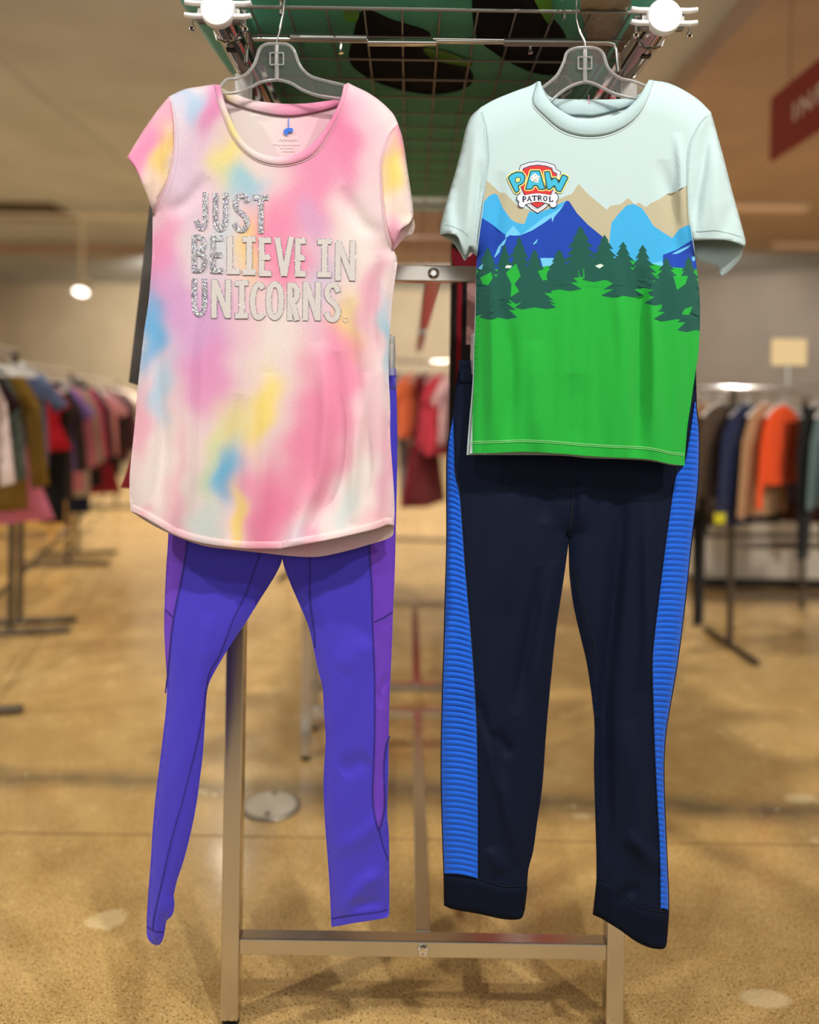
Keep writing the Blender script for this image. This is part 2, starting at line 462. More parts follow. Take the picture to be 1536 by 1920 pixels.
# bent display bar under the grid
UB_Y = 1.385
def at(px, py): return Pv(px, py, UB_Y)
ub = MB().tube([at(462, 118), at(463, 88), at(466, 77), at(476, 73), at(700, 76), at(1140, 80), at(1152, 83), at(1157, 93), at(1160, 135)], .0042, 10).build('display_bar', M['chrome'], rk, True)
MB().tube([at(545, 71), at(688, 73)], .0062, 12).build('bar_sleeve', M['wire'], ub, True)
MB().tube([at(690, 80), at(818, 81)], .0058, 12).build('bar_sleeve', M['chrome'], ub, True)
MB().tube([at(812, 74), at(945, 76)], .0050, 12).build('bar_sleeve', M['chrome'], ub, True)
MB().tube([at(945, 79), at(1092, 80)], .0068, 12).build('bar_sleeve', M['wire'], ub, True)
for px in (640, 995):
    MB().tube([at(px, 80), at(px - 1, 94), at(px, 100)], [.0026, .0026, .0045], 10).build('bar_peg', M['chrome'], ub, True)
    
rk2 = rack('clothing_rack', 'second steel clothing rack standing right behind the front one', 2.80, 3.95, 2.72, 2.76, 4.02, False)

# ------------------------------------------------------------------ fold helper
def dist_t(xy, line):
    """distance to a polyline and the position (0..1) of the nearest point along it"""
    line = np.asarray(line, float); sg = np.hypot(*np.diff(line, axis=0).T); cum = np.r_[0, np.cumsum(sg)]
    best = np.full(len(xy), 1e18); tt = np.zeros(len(xy))
    for i in range(len(line) - 1):
        p, q = line[i], line[i + 1]; d = q - p; L = max((d * d).sum(), 1e-9)
        t = np.clip(((xy - p) @ d) / L, 0, 1); e = xy - p - t[:, None] * d; r = (e * e).sum(1)
        k = r < best; best[k] = r[k]; tt[k] = (cum[i] + t[k] * sg[i]) / cum[-1]
    return np.sqrt(best), tt

def folds(lst, open_end=True):
    L = []
    for f in lst:
        pts, w, a = f
        L.append((catmull(pts, n=5) if len(pts) > 2 else resample(np.array(pts, float), 6), w, a))
    def fn(x, y):
        xy = np.stack([x, y], -1); o = np.zeros(len(x))
        for pts, w, a in L:
            d, t = dist_t(xy, pts)
            o += a * np.exp(-(d / w) ** 2) * np.clip(np.sin(np.pi * np.clip(t, 0, 1)) * 1.25, 0, 1) ** .8
        return o
    return fn

def drape(V, amp, k, seed, y0, y1, slant=0.0):
    r = np.random.default_rng(seed); o = np.zeros(len(V))
    for i in range(4):
        kk = k * (1 + .55 * i); ph = r.uniform(0, 6.28)
        o += np.sin(V[:, 0] * kk + slant * V[:, 1] * kk + 1.4 * np.sin(V[:, 1] * .006 + ph) + ph) / (1 + .6 * i)
    return amp * o * np.clip((V[:, 1] - y0) / (y1 - y0), 0, 1)

def edges_dist(V, edges):
    return np.minimum.reduce([dist(V, e) for e in edges])

def set_normals(o, xy, zc, depth, flip=1):
    """smooth shading normals taken from the cloth's own depth function"""
    h = 1.5
    def Q(dx, dy):
        q = xy + [dx, dy]; return P(q[:, 0], q[:, 1], zc - depth(q))
    n = np.cross(Q(h, 0) - Q(-h, 0), Q(0, h) - Q(0, -h))
    n /= np.linalg.norm(n, axis=1)[:, None]
    n *= np.where(n[:, 1:2] > 0, -1, 1) * flip
    o.data.normals_split_custom_set_from_vertices([tuple(map(float, k)) for k in n])

def inflate(xy, sides, T, R):
    t = np.clip(dist(xy, sides) / R, 0, 1)
    return T * np.sqrt(np.clip(1 - (1 - t) ** 2, 0, 1))

def ribbon(pts, hw, closed=False):
    """2d strip along a polyline: verts, quads"""
    p = np.asarray(pts, float); n = len(p)
    t = np.gradient(p, axis=0)
    if closed: t = (np.roll(p, -1, 0) - np.roll(p, 1, 0))
    t /= np.maximum(np.hypot(t[:, 0], t[:, 1]), 1e-6)[:, None]
    nn = np.stack([-t[:, 1], t[:, 0]], -1)
    hw = np.asarray(hw) * np.ones(n)
    V = np.vstack([p + nn * hw[:, None], p - nn * hw[:, None]])
    F = [[i, (i + 1) % n, n + (i + 1) % n, n + i] for i in range(n if closed else n - 1)]
    return V, F

class Flat:
    """2d shapes laid on a garment: depth function + small lift"""
    def __init__(self, zc, depth): self.zc = zc; self.depth = depth; self.mb = MB()
    def put(self, V, F, lift, mi=0):
        V = np.asarray(V, float)
        self.mb.add(P(V[:, 0], V[:, 1], self.zc - self.depth(V) - lift), F, mi)
    def line(self, pts, hw, lift, mi=0, n=None, closed=False):
        pts = np.asarray(pts, float)
        L = np.hypot(*np.diff(pts, axis=0).T).sum()
        pts = resample(pts, n or max(3, int(L / 5)))
        self.put(*ribbon(pts, hw, closed), lift, mi)
    def poly(self, pts, lift, mi=0, sp=6):
        self.put(*fill(pts, sp), lift, mi)

# ------------------------------------------------------------------ LEFT TEE
ZT = 1.312
T1_left = catmull([(286, 401), (286, 443), (285, 486), (281, 541), (277, 577), (271, 616), (265, 666), (258, 728), (254, 782), (247, 850), (243, 892), (243, 930), (245, 959)], n=5)
T1_right = catmull([(739, 986), (740, 946), (737, 892), (732, 819), (732, 764), (730, 725), (729, 690), (730, 640), (733, 600), (736, 560), (741, 523), (745, 488), (738, 468)], n=5)
T1_sL = catmull([(318, 180), (325, 215), (327, 249), (325, 297), (314, 340), (298, 372), (287, 400)], n=6)
T1_sR = catmull([(738, 468), (729, 440), (723, 415), (718, 377), (715, 322), (717, 293), (729, 253), (746, 231)], n=6)
T1_shL = catmull([(402, 158), (376, 162), (347, 167), (318, 180)], n=6)
T1_shR = catmull([(746, 231), (737, 213), (715, 191), (689, 173), (664, 161), (653, 155)], n=5)
T1_neck = catmull([(653, 155), (649, 182), (638, 211), (617, 250), (591, 287), (558, 305), (522, 310), (485, 302), (456, 282), (434, 253), (418, 215), (406, 182), (402, 158)], n=5)
T1_hemF = catmull([(245, 959), (266, 968), (296, 985), (332, 1005), (376, 1018), (420, 1025), (463, 1029), (529, 1029)], n=6)
T1_hemF2 = catmull([(530, 1028), (558, 1023), (613, 1013), (668, 1001), (708, 991), (726, 984), (739, 986)], n=5)
T1_front = np.vstack([T1_shL[:-1], T1_sL[:-1], T1_left[:-1], T1_hemF[:-1], T1_hemF2[:-1], T1_right[:-1], T1_sR[:-1], T1_shR[:-1], T1_neck[:-1]])
T1_edge = [T1_shL, T1_left, T1_right, T1_shR]
T1_fold = folds([([(545, 1030), (575, 950), (600, 880), (612, 760), (600, 640)], 17, .0075), ([(585, 990), (628, 900), (640, 800), (632, 660)], 14, -.0060),
                 ([(700, 980), (690, 850), (668, 700), (650, 560)], 15, -.0055), ([(330, 990), (352, 880), (350, 700), (365, 560)], 20, .005),
                 ([(290, 950), (305, 840), (296, 700), (300, 560)], 12, -.0045), ([(440, 1020), (430, 900), (452, 740)], 22, -.004),
                 ([(480, 1020), (500, 850), (505, 700)], 20, .004), ([(715, 700), (700, 600), (715, 480)], 12, -.005), ([(660, 980), (668, 860), (690, 700)], 12, .005),
                 ([(310, 400), (350, 380), (390, 330)], 14, -.003), ([(720, 440), (680, 420), (640, 350)], 16, -.003)])
def T1_depth(V):
    V = np.asarray(V, float)
    a = edges_dist(V, T1_edge); t = np.clip(a / 75, 0, 1)
    d = .026 * np.sqrt(np.clip(1 - (1 - t) ** 2, 0, 1)) + (1.5 * T1_fold(V[:, 0], V[:, 1]) + drape(V, .0014, .085, 3, 420, 900, .06)) * np.clip(a / 18, 0, 1)
    # curl of the right half of the hem towards the viewer
    k = np.clip((V[:, 1] - 905) / 110, 0, 1) ** 2 * (1 / (1 + np.exp(-(V[:, 0] - 532 - (1030 - V[:, 1]) * .42) / 3.0))) * np.clip((745 - V[:, 0]) / 120, 0, 1)
    return d + .016 * k
BL = [  # x, y, rx, ry, tilt, colour, strength
 (360, 320, 62, 120, .1, (226, 196, 222), .9), (346, 190, 34, 34, 0, (160, 203, 236), .85), (398, 200, 26, 46, .2, (222, 132, 182), .95),
 (330, 250, 16, 80, 0, (232, 215, 230), .7), (432, 300, 32, 62, .2, (243, 226, 130), .9), (452, 352, 36, 34, .3, (150, 205, 226), .9),
 (425, 250, 18, 40, .3, (226, 200, 214), .6), (640, 240, 58, 105, -.35, (240, 128, 176), .95), (600, 330, 62, 90, -.35, (238, 140, 184), .9), (560, 400, 60, 60, -.5, (242, 150, 186), .85),
 (505, 430, 52, 52, .2, (244, 142, 180), .9), (590, 420, 30, 40, -.2, (214, 170, 212), .7), (700, 330, 26, 130, -.15, (240, 214, 220), .7),
 (665, 440, 28, 90, -.3, (242, 232, 226), .8), (468, 470, 22, 62, .1, (246, 214, 130), .9), (410, 455, 42, 60, .1, (206, 218, 226), .8), (385, 400, 20, 60, 0, (240, 205, 215), .5),
 (540, 500, 52, 46, .2, (244, 132, 172), .9), (600, 520, 30, 44, 0, (205, 196, 222), .75), (300, 500, 30, 95, .05, (240, 140, 190), .9), (330, 560, 30, 70, 0, (222, 160, 210), .8),
 (375, 620, 72, 92, 0, (212, 158, 212), .9), (282, 628, 24, 74, .12, (96, 178, 230), .95), (306, 740, 20, 64, .2, (168, 206, 230), .85),
 (395, 710, 46, 72, .1, (230, 148, 198), .9), (460, 600, 40, 70, 0, (240, 196, 208), .6), (655, 610, 24, 66, 0, (244, 222, 132), .9), (700, 560, 22, 80, .1, (240, 160, 190), .7),
 (540, 640, 48, 62, .2, (240, 228, 222), .9), (600, 590, 20, 60, 0, (232, 206, 226), .6), (612, 770, 64, 135, .12, (242, 138, 178), .95), (580, 880, 46, 80, .2, (240, 140, 176), .85), (635, 690, 28, 90, 0, (246, 150, 186), .85),
 (488, 765, 26, 72, .25, (246, 222, 118), .95), (430, 815, 36, 52, .3, (242, 228, 150), .85), (428, 892, 32, 52, .15, (104, 186, 226), 1.0), (398, 880, 14, 80, .1, (214, 224, 170), .6),
 (498, 960, 52, 96, .12, (242, 128, 172), .95), (331, 920, 18, 110, 0, (243, 170, 194), .8), (440, 990, 12, 66, .1, (246, 216, 120), .9), (380, 985, 30, 46, 0, (196, 218, 216), .75),
 (300, 880, 40, 70, 0, (242, 232, 224), .7), (655, 930, 34, 70, .15, (240, 234, 230), .9), (650, 945, 16, 40, 0, (206, 224, 226), .6), (722, 880, 18, 120, 0, (242, 176, 200), .8), (700, 780, 22, 90, 0, (242, 200, 210), .6),
 (262, 790, 24, 62, .1, (242, 168, 194), .8), (725, 640, 12, 70, 0, (160, 206, 226), .85), (560, 1015, 30, 26, 0, (222, 206, 226), .7), (590, 1020, 16, 40, .2, (242, 150, 186), .6), (720, 980, 30, 20, 0, (244, 190, 200), .7), (262, 965, 26, 12, 0, (245, 180, 196), .8)]
def T1_color(V):
    x = V[:, 0] + 9 * np.sin(V[:, 1] * .031 + V[:, 0] * .013) + 5 * np.sin(V[:, 1] * .083 + 1.7)
    y = V[:, 1] + 10 * np.sin(V[:, 0] * .047) + 6 * np.sin(V[:, 0] * .11 + 2)
    c = np.tile(np.array(S(238, 218, 218)), (len(V), 1))
    for bx, by, rx, ry, ti, col, st in BL:
        dx, dy = x - bx, y - by; cs, sn = math.cos(ti), math.sin(ti)
        u = (dx * cs + dy * sn) / rx; w = (-dx * sn + dy * cs) / ry
        r = u * u + w * w
        a = st / (1 + np.exp((np.sqrt(r) - .98) / .22))
        c = c * (1 - a[:, None]) + np.array(S(*col)) * a[:, None]
    return c * .86
M['dye'] = fabric('tie_dye_jersey', (1, 1, 1), .13, 900, attr=True, bump=.3)
M['stitch_w'] = plain('pale_thread', S(244, 214, 216), .8)
M['seam_p'] = plain('pink_seam_thread', S(226, 176, 186), .85)
tee1 = thing('t_shirt', 'pink, yellow and blue tie-dye t-shirt with glitter lettering on clear hanger', 'shirt', Pv(492, 1040, ZT))
xy, f = fill(T1_front, 6.5)
o_ = make('front_panel', P(xy[:, 0], xy[:, 1], ZT - T1_depth(xy)), f[:, ::-1], M['dye'], tee1, color=T1_color(xy)); set_normals(o_, xy, ZT, T1_depth)
# back panel: longer hem, higher neckline
T1_hemB = catmull([(245, 959), (300, 992), (376, 1022), (440, 1031), (485, 1036), (551, 1043), (595, 1044), (638, 1036), (686, 1023), (733, 1007), (739, 986)], n=5)
T1_backneck = catmull([(653, 155), (641, 180), (596, 193), (551, 196), (507, 194), (463, 186), (424, 172), (402, 158)], n=5)
T1_back = np.vstack([T1_shL[:-1], T1_sL[:-1], T1_left[:-1], T1_hemB[:-1], T1_right[:-1], T1_sR[:-1], T1_shR[:-1], T1_backneck[:-1]])
def T1_bdepth(V):
    a = edges_dist(V, T1_edge); t = np.clip(a / 70, 0, 1)
    return -.020 * np.sqrt(np.clip(1 - (1 - t) ** 2, 0, 1)) + .010 * np.clip((V[:, 1] - 980) / 60, 0, 1) * np.clip(t, 0, 1)
xy, f = fill(T1_back, 9)
cb = T1_color(xy + np.array([14, -10])); cb = cb * .55 + np.array(S(238, 228, 222)) * .45
lo = np.clip((xy[:, 1] - 1000) / 20, 0, 1)[:, None]
cb = cb * (1 - lo * .5) + np.array(S(243, 176, 196)) * lo * .5
make('back_panel', P(xy[:, 0], xy[:, 1], ZT - T1_bdepth(xy)), f, M['dye'], tee1, color=cb)
# neckband front and back
def band(name, outer, inner, depth, zc, mats, parent, lift=.0012, bulge=.0022, n=70, color=None):
    o = resample(outer, n); i = resample(inner, n); K = 7; V = []; D = []
    for k in range(K):
        s = k / (K - 1); q = o * (1 - s) + i * s; V.append(q); D.append(lift + bulge * math.sin(math.pi * s))
    V = np.vstack(V); D = np.repeat(D, n)
    F = [[k * n + j, k * n + j + 1, (k + 1) * n + j + 1, (k + 1) * n + j] for k in range(K - 1) for j in range(n - 1)]
    return make(name, P(V[:, 0], V[:, 1], zc - depth(V) - D), F, mats, parent, color=color(V) if color else None, solid=.0012)
T1_inner = catmull([(645, 160), (639, 186), (627, 213), (609, 242), (584, 271), (558, 288), (525, 295), (492, 289), (467, 275), (445, 249), (429, 214), (419, 186), (413, 160)], n=5)
band('neckband', T1_neck, T1_inner, T1_depth, ZT, M['dye'], tee1, color=lambda V: T1_color(V * [1, 1] + [8, 26]))
T1_bl = catmull([(643, 182), (636, 197), (595, 210), (540, 218), (485, 210), (430, 192), (420, 176)], n=5)
T1_bt = catmull([(648, 166), (638, 183), (596, 192), (551, 195), (507, 193), (463, 185), (416, 166)], n=5)
band('back_neckband', T1_bt, T1_bl, lambda V: T1_bdepth(V) + .001, ZT, M['dye'], tee1, color=lambda V: T1_color(V + [30, 90]))
band('hem_band', T1_hemF, np.asarray(T1_hemF) + [3, -13], T1_depth, ZT, M['dye'], tee1, lift=.0004, bulge=.0010, color=lambda V: T1_color(V) * .7 + np.array(S(244, 196, 206)) * .3)
band('hem_band', T1_hemF2, np.asarray(T1_hemF2) + [-2, -13], T1_depth, ZT, M['dye'], tee1, lift=.0004, bulge=.0010, color=lambda V: T1_color(V) * .7 + np.array(S(244, 206, 210)) * .3)
# sleeves
def closed_sleeve(name, frontp, backp, edge, zc, T, R, mat, parent, colf=None, fold=None, sp=6.5, bias=0.0):
    fr = MB()
    Vs, Fs, Cs = [], [], []
    k = 0
    for poly, sg in ((frontp, 1), (backp, -1)):
        xy, f = fill(poly, sp)
        d = np.minimum.reduce([inflate(xy, e_, T, R) for e_ in edge]) * sg
        if fold is not None: d = d + fold(xy[:, 0], xy[:, 1]) * (1 if sg > 0 else .4)
        Vs.append(P(xy[:, 0], xy[:, 1], zc - d - bias)); Fs.append((f[:, ::-1] if sg > 0 else f) + k); k += len(xy)
        if colf: Cs.append(colf(xy) if sg > 0 else colf(xy) * .9)
    return make(name, np.vstack(Vs), np.vstack(Fs), mat, parent, color=np.vstack(Cs) if colf else None, solid=.0006)
BLs = [(262, 285, 40, 60, .5, (243, 140, 186), .95), (312, 205, 24, 40, .2, (242, 160, 196), .8), (308, 300, 20, 56, .1, (244, 208, 120), .95), (290, 360, 30, 30, 0, (244, 214, 196), .8),
       (745, 262, 24, 40, 0, (240, 138, 182), .9), (742, 325, 22, 52, .1, (246, 214, 110), .95), (728, 300, 8, 60, 0, (240, 200, 150), .6), (745, 400, 34, 30, 0, (246, 226, 212), .8), (733, 440, 18, 30, 0, (238, 160, 190), .9)]
def sleeve_col(V):
    global BL
    keep = BL; BL = BLs
    c = T1_color(V); BL = keep
    return c
sl_out = catmull([(318, 180), (296, 206), (266, 249), (238, 295)], n=6)
sl_hemF = catmull([(238, 295), (254, 314), (266, 342), (280, 376), (287, 400)], n=5)
sl_hemB = catmull([(238, 295), (256, 320), (270, 352), (284, 388), (288, 402)], n=5)
inn = T1_sL[::-1]
fL = folds([([(300, 220), (296, 320), (288, 380)], 9, -.004), ([(312, 230), (310, 320)], 8, .004), ([(318, 250), (318, 330)], 5, -.003)])
closed_sleeve('sleeve', np.vstack([sl_out[:-1], sl_hemF[:-1], inn[:-1]]), np.vstack([sl_out[:-1], sl_hemB[:-1], inn[:-1]]), [sl_out, np.array([(287, 400), (288, 402)])], ZT, .026, 75, M['dye'], tee1, sleeve_col, fL)
sr_out = catmull([(746, 231), (755, 260), (762, 304), (768, 344), (774, 385), (775, 404)], n=6)
sr_hemF = catmull([(775, 404), (768, 418), (752, 430), (744, 446), (738, 468)], n=5)
sr_hemB = catmull([(775, 404), (778, 425), (772, 441), (758, 446), (748, 458), (738, 470)], n=5)
inn = T1_sR[::-1][::-1]
fR = folds([([(735, 260), (728, 340), (735, 440)], 8, -.004), ([(752, 300), (752, 400)], 9, .004)])
closed_sleeve('sleeve', np.vstack([sr_out[:-1], sr_hemF[:-1], T1_sR[:-1]]), np.vstack([sr_out[:-1], sr_hemB[:-1], T1_sR[:-1]]), [sr_out, np.array([(738, 468), (738, 470)])], ZT, .026, 75, M['dye'], tee1, sleeve_col, fR)
# seams, hems
off = lambda c, d: np.asarray(c) + np.array(d)
for L_, hw_ in ((off(T1_hemF, (4, -13)), .7), (off(T1_hemF2, (-1, -13)), .7), (off(T1_neck[2:-2], (0, 1)), .9)):
    fl = Flat(ZT, T1_depth); fl.line(L_, hw_, .0012); fl.mb.build('stitching', M['stitch_w'], tee1)
for L_ in (T1_sL[1:], T1_sR[:-1]):
    fs = Flat(ZT, T1_depth); fs.line(L_, .8, .0030); fs.mb.build('sleeve_seam', M['seam_p'], tee1)
# blue tag fastener and printed size mark inside the neck
fb = Flat(ZT, T1_bdepth)
fb.line([(541, 222), (541, 240)], .8, .0025); fb.poly(catmull([(532, 244), (540, 240), (549, 241), (548, 248), (540, 247), (541, 253), (534, 251)], True, 3), .003)
fb.mb.build('tag_fastener', plain('blue_plastic', S(40, 110, 220), .4), tee1)
fb = Flat(ZT, T1_bdepth)
for cx_ in (527, 534, 541, 548, 555): fb.line(catmull([(cx_ - 3, 262), (cx_, 256 + (cx_ % 3)), (cx_ + 3, 263)]), .7, .002)
for (a, b, yy) in ((513, 519, 270), (524, 560, 271), (527, 548, 277), (530, 552, 283)):
    for x_ in range(a, b, 5): fb.line([(x_, yy), (x_ + 3, yy - 2)], .8, .002)
fb.mb.build('size_print', plain('silver_print', S(225, 220, 215), .3, .3), tee1)
# lettering
def mat_glitter():
    m, nt, b = newmat('hologram_glitter')
    tc = node(nt, 'ShaderNodeTexCoord'); v = node(nt, 'ShaderNodeTexVoronoi'); v.inputs['Scale'].default_value = 760
    nt.links.new(tc.outputs['Object'], v.inputs['Vector'])
    sep = node(nt, 'ShaderNodeSeparateColor'); nt.links.new(v.outputs['Color'], sep.inputs[0])
    r = node(nt, 'ShaderNodeValToRGB'); e = r.color_ramp.elements
    e[0].position = 0; e[0].color = (*S(112, 106, 118), 1); e[1].position = 1; e[1].color = (*S(255, 255, 255), 1)
    for p, c in ((.2, S(130, 125, 130)), (.42, S(165, 158, 160)), (.58, S(150, 120, 190)), (.68, S(196, 190, 190)), (.8, S(150, 200, 185)), (.88, S(240, 240, 240))):
        q = e.new(p); q.color = (*c, 1)
    nt.links.new(sep.outputs[0], r.inputs[0]); nt.links.new(r.outputs[0], b.inputs['Base Color'])
    # facets tilted at random
    vm = node(nt, 'ShaderNodeVectorMath', operation='SUBTRACT'); nt.links.new(v.outputs['Color'], vm.inputs[0]); vm.inputs[1].default_value = (.5, .5, .5)
    sc = node(nt, 'ShaderNodeVectorMath', operation='SCALE'); nt.links.new(vm.outputs[0], sc.inputs[0]); sc.inputs['Scale'].default_value = .6
    ge = node(nt, 'ShaderNodeNewGeometry'); ad = node(nt, 'ShaderNodeVectorMath', operation='ADD')
    nt.links.new(ge.outputs['Normal'], ad.inputs[0]); nt.links.new(sc.outputs[0], ad.inputs[1])
    no = node(nt, 'ShaderNodeVectorMath', operation='NORMALIZE'); nt.links.new(ad.outputs[0], no.inputs[0]); nt.links.new(no.outputs[0], b.inputs['Normal'])
    b.inputs['Metallic'].default_value = .2; b.inputs['Roughness'].default_value = .3
    return m
M['glitter'] = mat_glitter()
M['foil'] = fabric('silver_foil', S(206, 200, 197), .08, 700, rough=.5, bump=.15)
M['foil'].node_tree.nodes['Principled BSDF'].inputs['Metallic'].default_value = .0
M['foil_edge'] = fabric('foil_edge', S(158, 146, 148), .35, 700, rough=.4)
GL = {
 'J': [('c', [(.80, 0), (.80, .70), (.66, .94), (.36, .95), (.12, .76)])],
 'U': [('c', [(.12, 0), (.12, .68), (.30, .95), (.66, .95), (.88, .68), (.88, 0)])],
 'S': [('c', [(.92, .20), (.72, .05), (.34, .05), (.10, .20), (.22, .40), (.72, .58), (.92, .76), (.70, .95), (.30, .95), (.06, .80)])],
 'T': [('l', [(0, .06), (1, .06)]), ('l', [(.50, .06), (.50, 1)])],
 'B': [('l', [(.12, 0), (.10, 1)]), ('c', [(.12, .05), (.62, .06), (.86, .22), (.66, .43), (.12, .48)]), ('c', [(.12, .48), (.72, .52), (.92, .70), (.70, .93), (.10, .96)])],
 'E': [('l', [(.16, 0), (.14, 1)]), ('l', [(.14, .06), (.98, .05)]), ('l', [(.14, .52), (.84, .51)]), ('l', [(.14, .95), (.98, .95)])],
 'L': [('l', [(.2, 0), (.18, 1)]), ('l', [(.18, .95), (1, .95)])],
 'I': [('l', [(0, .06), (1, .05)]), ('l', [(.52, .06), (.5, .95)]), ('l', [(0, .95), (1, .95)])],
 'V': [('l', [(.08, 0), (.46, .98)]), ('l', [(.94, 0), (.50, .98)])],
 'N': [('l', [(.12, 0), (.10, 1)]), ('l', [(.14, .02), (.84, .98)]), ('l', [(.88, 0), (.86, 1)])],
 'C': [('c', [(.94, .14), (.70, .04), (.36, .10), (.12, .36), (.10, .64), (.30, .90), (.64, .97), (.95, .88)])],
 'O': [('o', [(.50, .04), (.80, .14), (.92, .45), (.84, .80), (.52, .96), (.20, .84), (.08, .52), (.18, .16)])],
 'R': [('l', [(.14, 0), (.12, 1)]), ('c', [(.14, .05), (.66, .06), (.90, .24), (.70, .46), (.16, .52)]), ('l', [(.40, .52), (.90, 1)])],
}
def q3(x, y): return (340 + x * 350 / 1536, 350 + y * 270 / 1185)     # lettering crop -> photo pixel
LET = [('J', 95, 235, 45, 360, 1), ('U', 250, 395, 50, 365, 1), ('S', 415, 570, 55, 375, 1), ('T', 580, 730, 62, 385, 1),
       ('B', 78, 218, 392, 705, 1), ('E', 228, 356, 400, 712, 1), ('L', 362, 492, 405, 722, 0), ('I', 494, 622, 410, 728, 0), ('E', 630, 752, 418, 738, 0), ('V', 762, 930, 420, 742, 0), ('E', 930, 1036, 425, 742, 0),
       ('I', 1110, 1246, 428, 748, 0), ('N', 1254, 1448, 445, 775, 0),
       ('U', 76, 222, 752, 1065, 1), ('N', 236, 422, 765, 1082, 0), ('I', 432, 560, 770, 1086, 0), ('C', 560, 694, 785, 1095, 0), ('O', 690, 850, 785, 1098, 0), ('R', 866, 978, 790, 1102, 0), ('N', 990, 1160, 782, 1102, 0), ('S', 1170, 1318, 792, 1112, 0)]
for ch, x0, x1, y0, y1, gl in LET:
    fo = Flat(ZT, T1_depth)
    for kn, (kind, pts) in enumerate(GL[ch]):
        pts = [q3(x0 + 18 + (x1 - x0 - 36) * u, y0 + 8 + (y1 - y0 - 16) * v) for u, v in pts]
        if kind == 'c': pts = catmull(pts, n=6)
        if kind == 'o': pts = catmull(pts, True, 6)
        pts = np.asarray(pts, float)
        hw = 4.9 if gl else 5.0
        if kind != 'o':   # square the stroke ends a little past the skeleton
            pts = np.vstack([pts[0] + (pts[0] - pts[1]) / np.hypot(*(pts[0] - pts[1])) * 1.5, pts, pts[-1] + (pts[-1] - pts[-2]) / np.hypot(*(pts[-1] - pts[-2])) * 1.5])
            pts = resample(pts, max(4, int(np.hypot(*np.diff(pts, axis=0).T).sum() / 4)))
        cl = kind == 'o'
        if gl:
            fo.put(*ribbon(pts, hw, cl), .0012 + kn * .00025, 0)
        else:
            e = pts if cl else np.vstack([pts[0] + (pts[0] - pts[1]) / np.hypot(*(pts[0] - pts[1])) * .9, pts, pts[-1] + (pts[-1] - pts[-2]) / np.hypot(*(pts[-1] - pts[-2])) * .9])
            fo.put(*ribbon(e, hw + .8, cl), .0008 + kn * .0001, 1); fo.put(*ribbon(pts, hw - .1, cl), .0014 + kn * .0002, 0)
    o = fo.mb.build('printed_letter', [M['glitter'], M['glitter']] if gl else [M['foil'], M['glitter']], tee1)
fo = Flat(ZT, T1_depth)
hx, hy = q3(1352, 1085)
fo.line(catmull([(hx, hy + 7), (hx - 5, hy + 1), (hx - 4, hy - 4), (hx, hy - 1), (hx + 4, hy - 4), (hx + 6, hy + 1), (hx, hy + 7)], n=4), .6, .0014)
fo.mb.build('printed_heart', M['foil'], tee1)

# ------------------------------------------------------------------ clear hangers
def clear_hanger(label, top, low, post, hook, zc):
    o = thing('coat_hanger', label, 'hanger', Pv(post[0], 190, zc))
    t2 = catmull(top, n=6); l2 = catmull(low, n=6)
    MB().tube([Pv(a, b, zc) for a, b in t2], .0026, 10).build('top_rib', M['clear'], o, True)
    MB().tube([Pv(a, b, zc) for a, b in l2], .0026, 10).build('lower_rib', M['clear'], o, True)
    poly = np.vstack([t2, l2[::-1]])
    xy, f = fill(poly, 14)
    mb = MB(); nV = len(xy)
    A = P(xy[:, 0], xy[:, 1], zc - .0006); B = P(xy[:, 0], xy[:, 1], zc + .0006)
    be = {}
    for t in f:
        for i in range(3):
            e = (t[i], t[(i + 1) % 3]); be[e] = 1
    rim = [[a, b, b + nV, a + nV] for (a, b) in be if (b, a) not in be]
    mb.add(np.vstack([A, B]), [list(t) for t in f] + [[int(i) + nV for i in t[::-1]] for t in f] + rim)
    mb.build('web', M['film'], o)
    px, y0, y1 = post
    MB().tube([Pv(px, y0, zc - .002), Pv(px, y1, zc - .002)], .0034, 12).build('neck', M['clear'], o, True)
    w, h = 12.5, 11; cy_ = y0 + 26
    fr = MB()
    for a, b in (((-w, -h), (w, -h)), ((w, -h), (w, h)), ((w, h), (-w, h)), ((-w, h), (-w, -h))):
        fr.tube([Pv(px + a[0], cy_ + a[1], zc - .003), Pv(px + b[0], cy_ + b[1], zc - .003)], .0013, 8)
    fr.build('swivel_window', M['clear'], o, True)
    hk = [Vector(P(a, b, zc).tolist()) for a, b in hook]
    # loop over the peg
    c = Vector((hk[-1].x - .0125, ROD_Y, ROD_Z - .0070))
    loop = [c + Vector((.0125 * math.cos(a), 0, .0125 * math.sin(a))) for a in np.linspace(0, math.pi * 1.15, 9)]
    MB().tube(hk + loop, .0019, 10).build('hook', M['chrome'], o, True)
    return o
clear_hanger('clear plastic hanger inside the tie-dye t-shirt',
             [(408, 170), (424, 150), (445, 147), (463, 138), (478, 118), (487, 92), (500, 83), (520, 82), (540, 84), (552, 96), (562, 122), (578, 140), (600, 149), (646, 160)],
             [(408, 174), (440, 174), (470, 164), (490, 154), (520, 150), (545, 156), (570, 170), (600, 180), (646, 186)],
             (519, 84, 150), [(518, 122), (519, 78), (526, 51), (532, 24), (534, 0), (534, -6)], 1.309)
clear_hanger('clear plastic hanger inside the pale blue mountain t-shirt',
             [(1006, 172), (1022, 161), (1044, 142), (1057, 117), (1063, 99), (1078, 91), (1097, 89), (1118, 91), (1131, 101), (1141, 128), (1162, 146), (1190, 153), (1222, 166)],
             [(1006, 192), (1032, 189), (1050, 175), (1070, 162), (1097, 154), (1118, 159), (1150, 175), (1183, 183), (1222, 186)],
             (1097, 92, 154), [(1096, 128), (1098, 81), (1088, 61), (1081, 34), (1081, 4), (1082, -6)], 1.309)

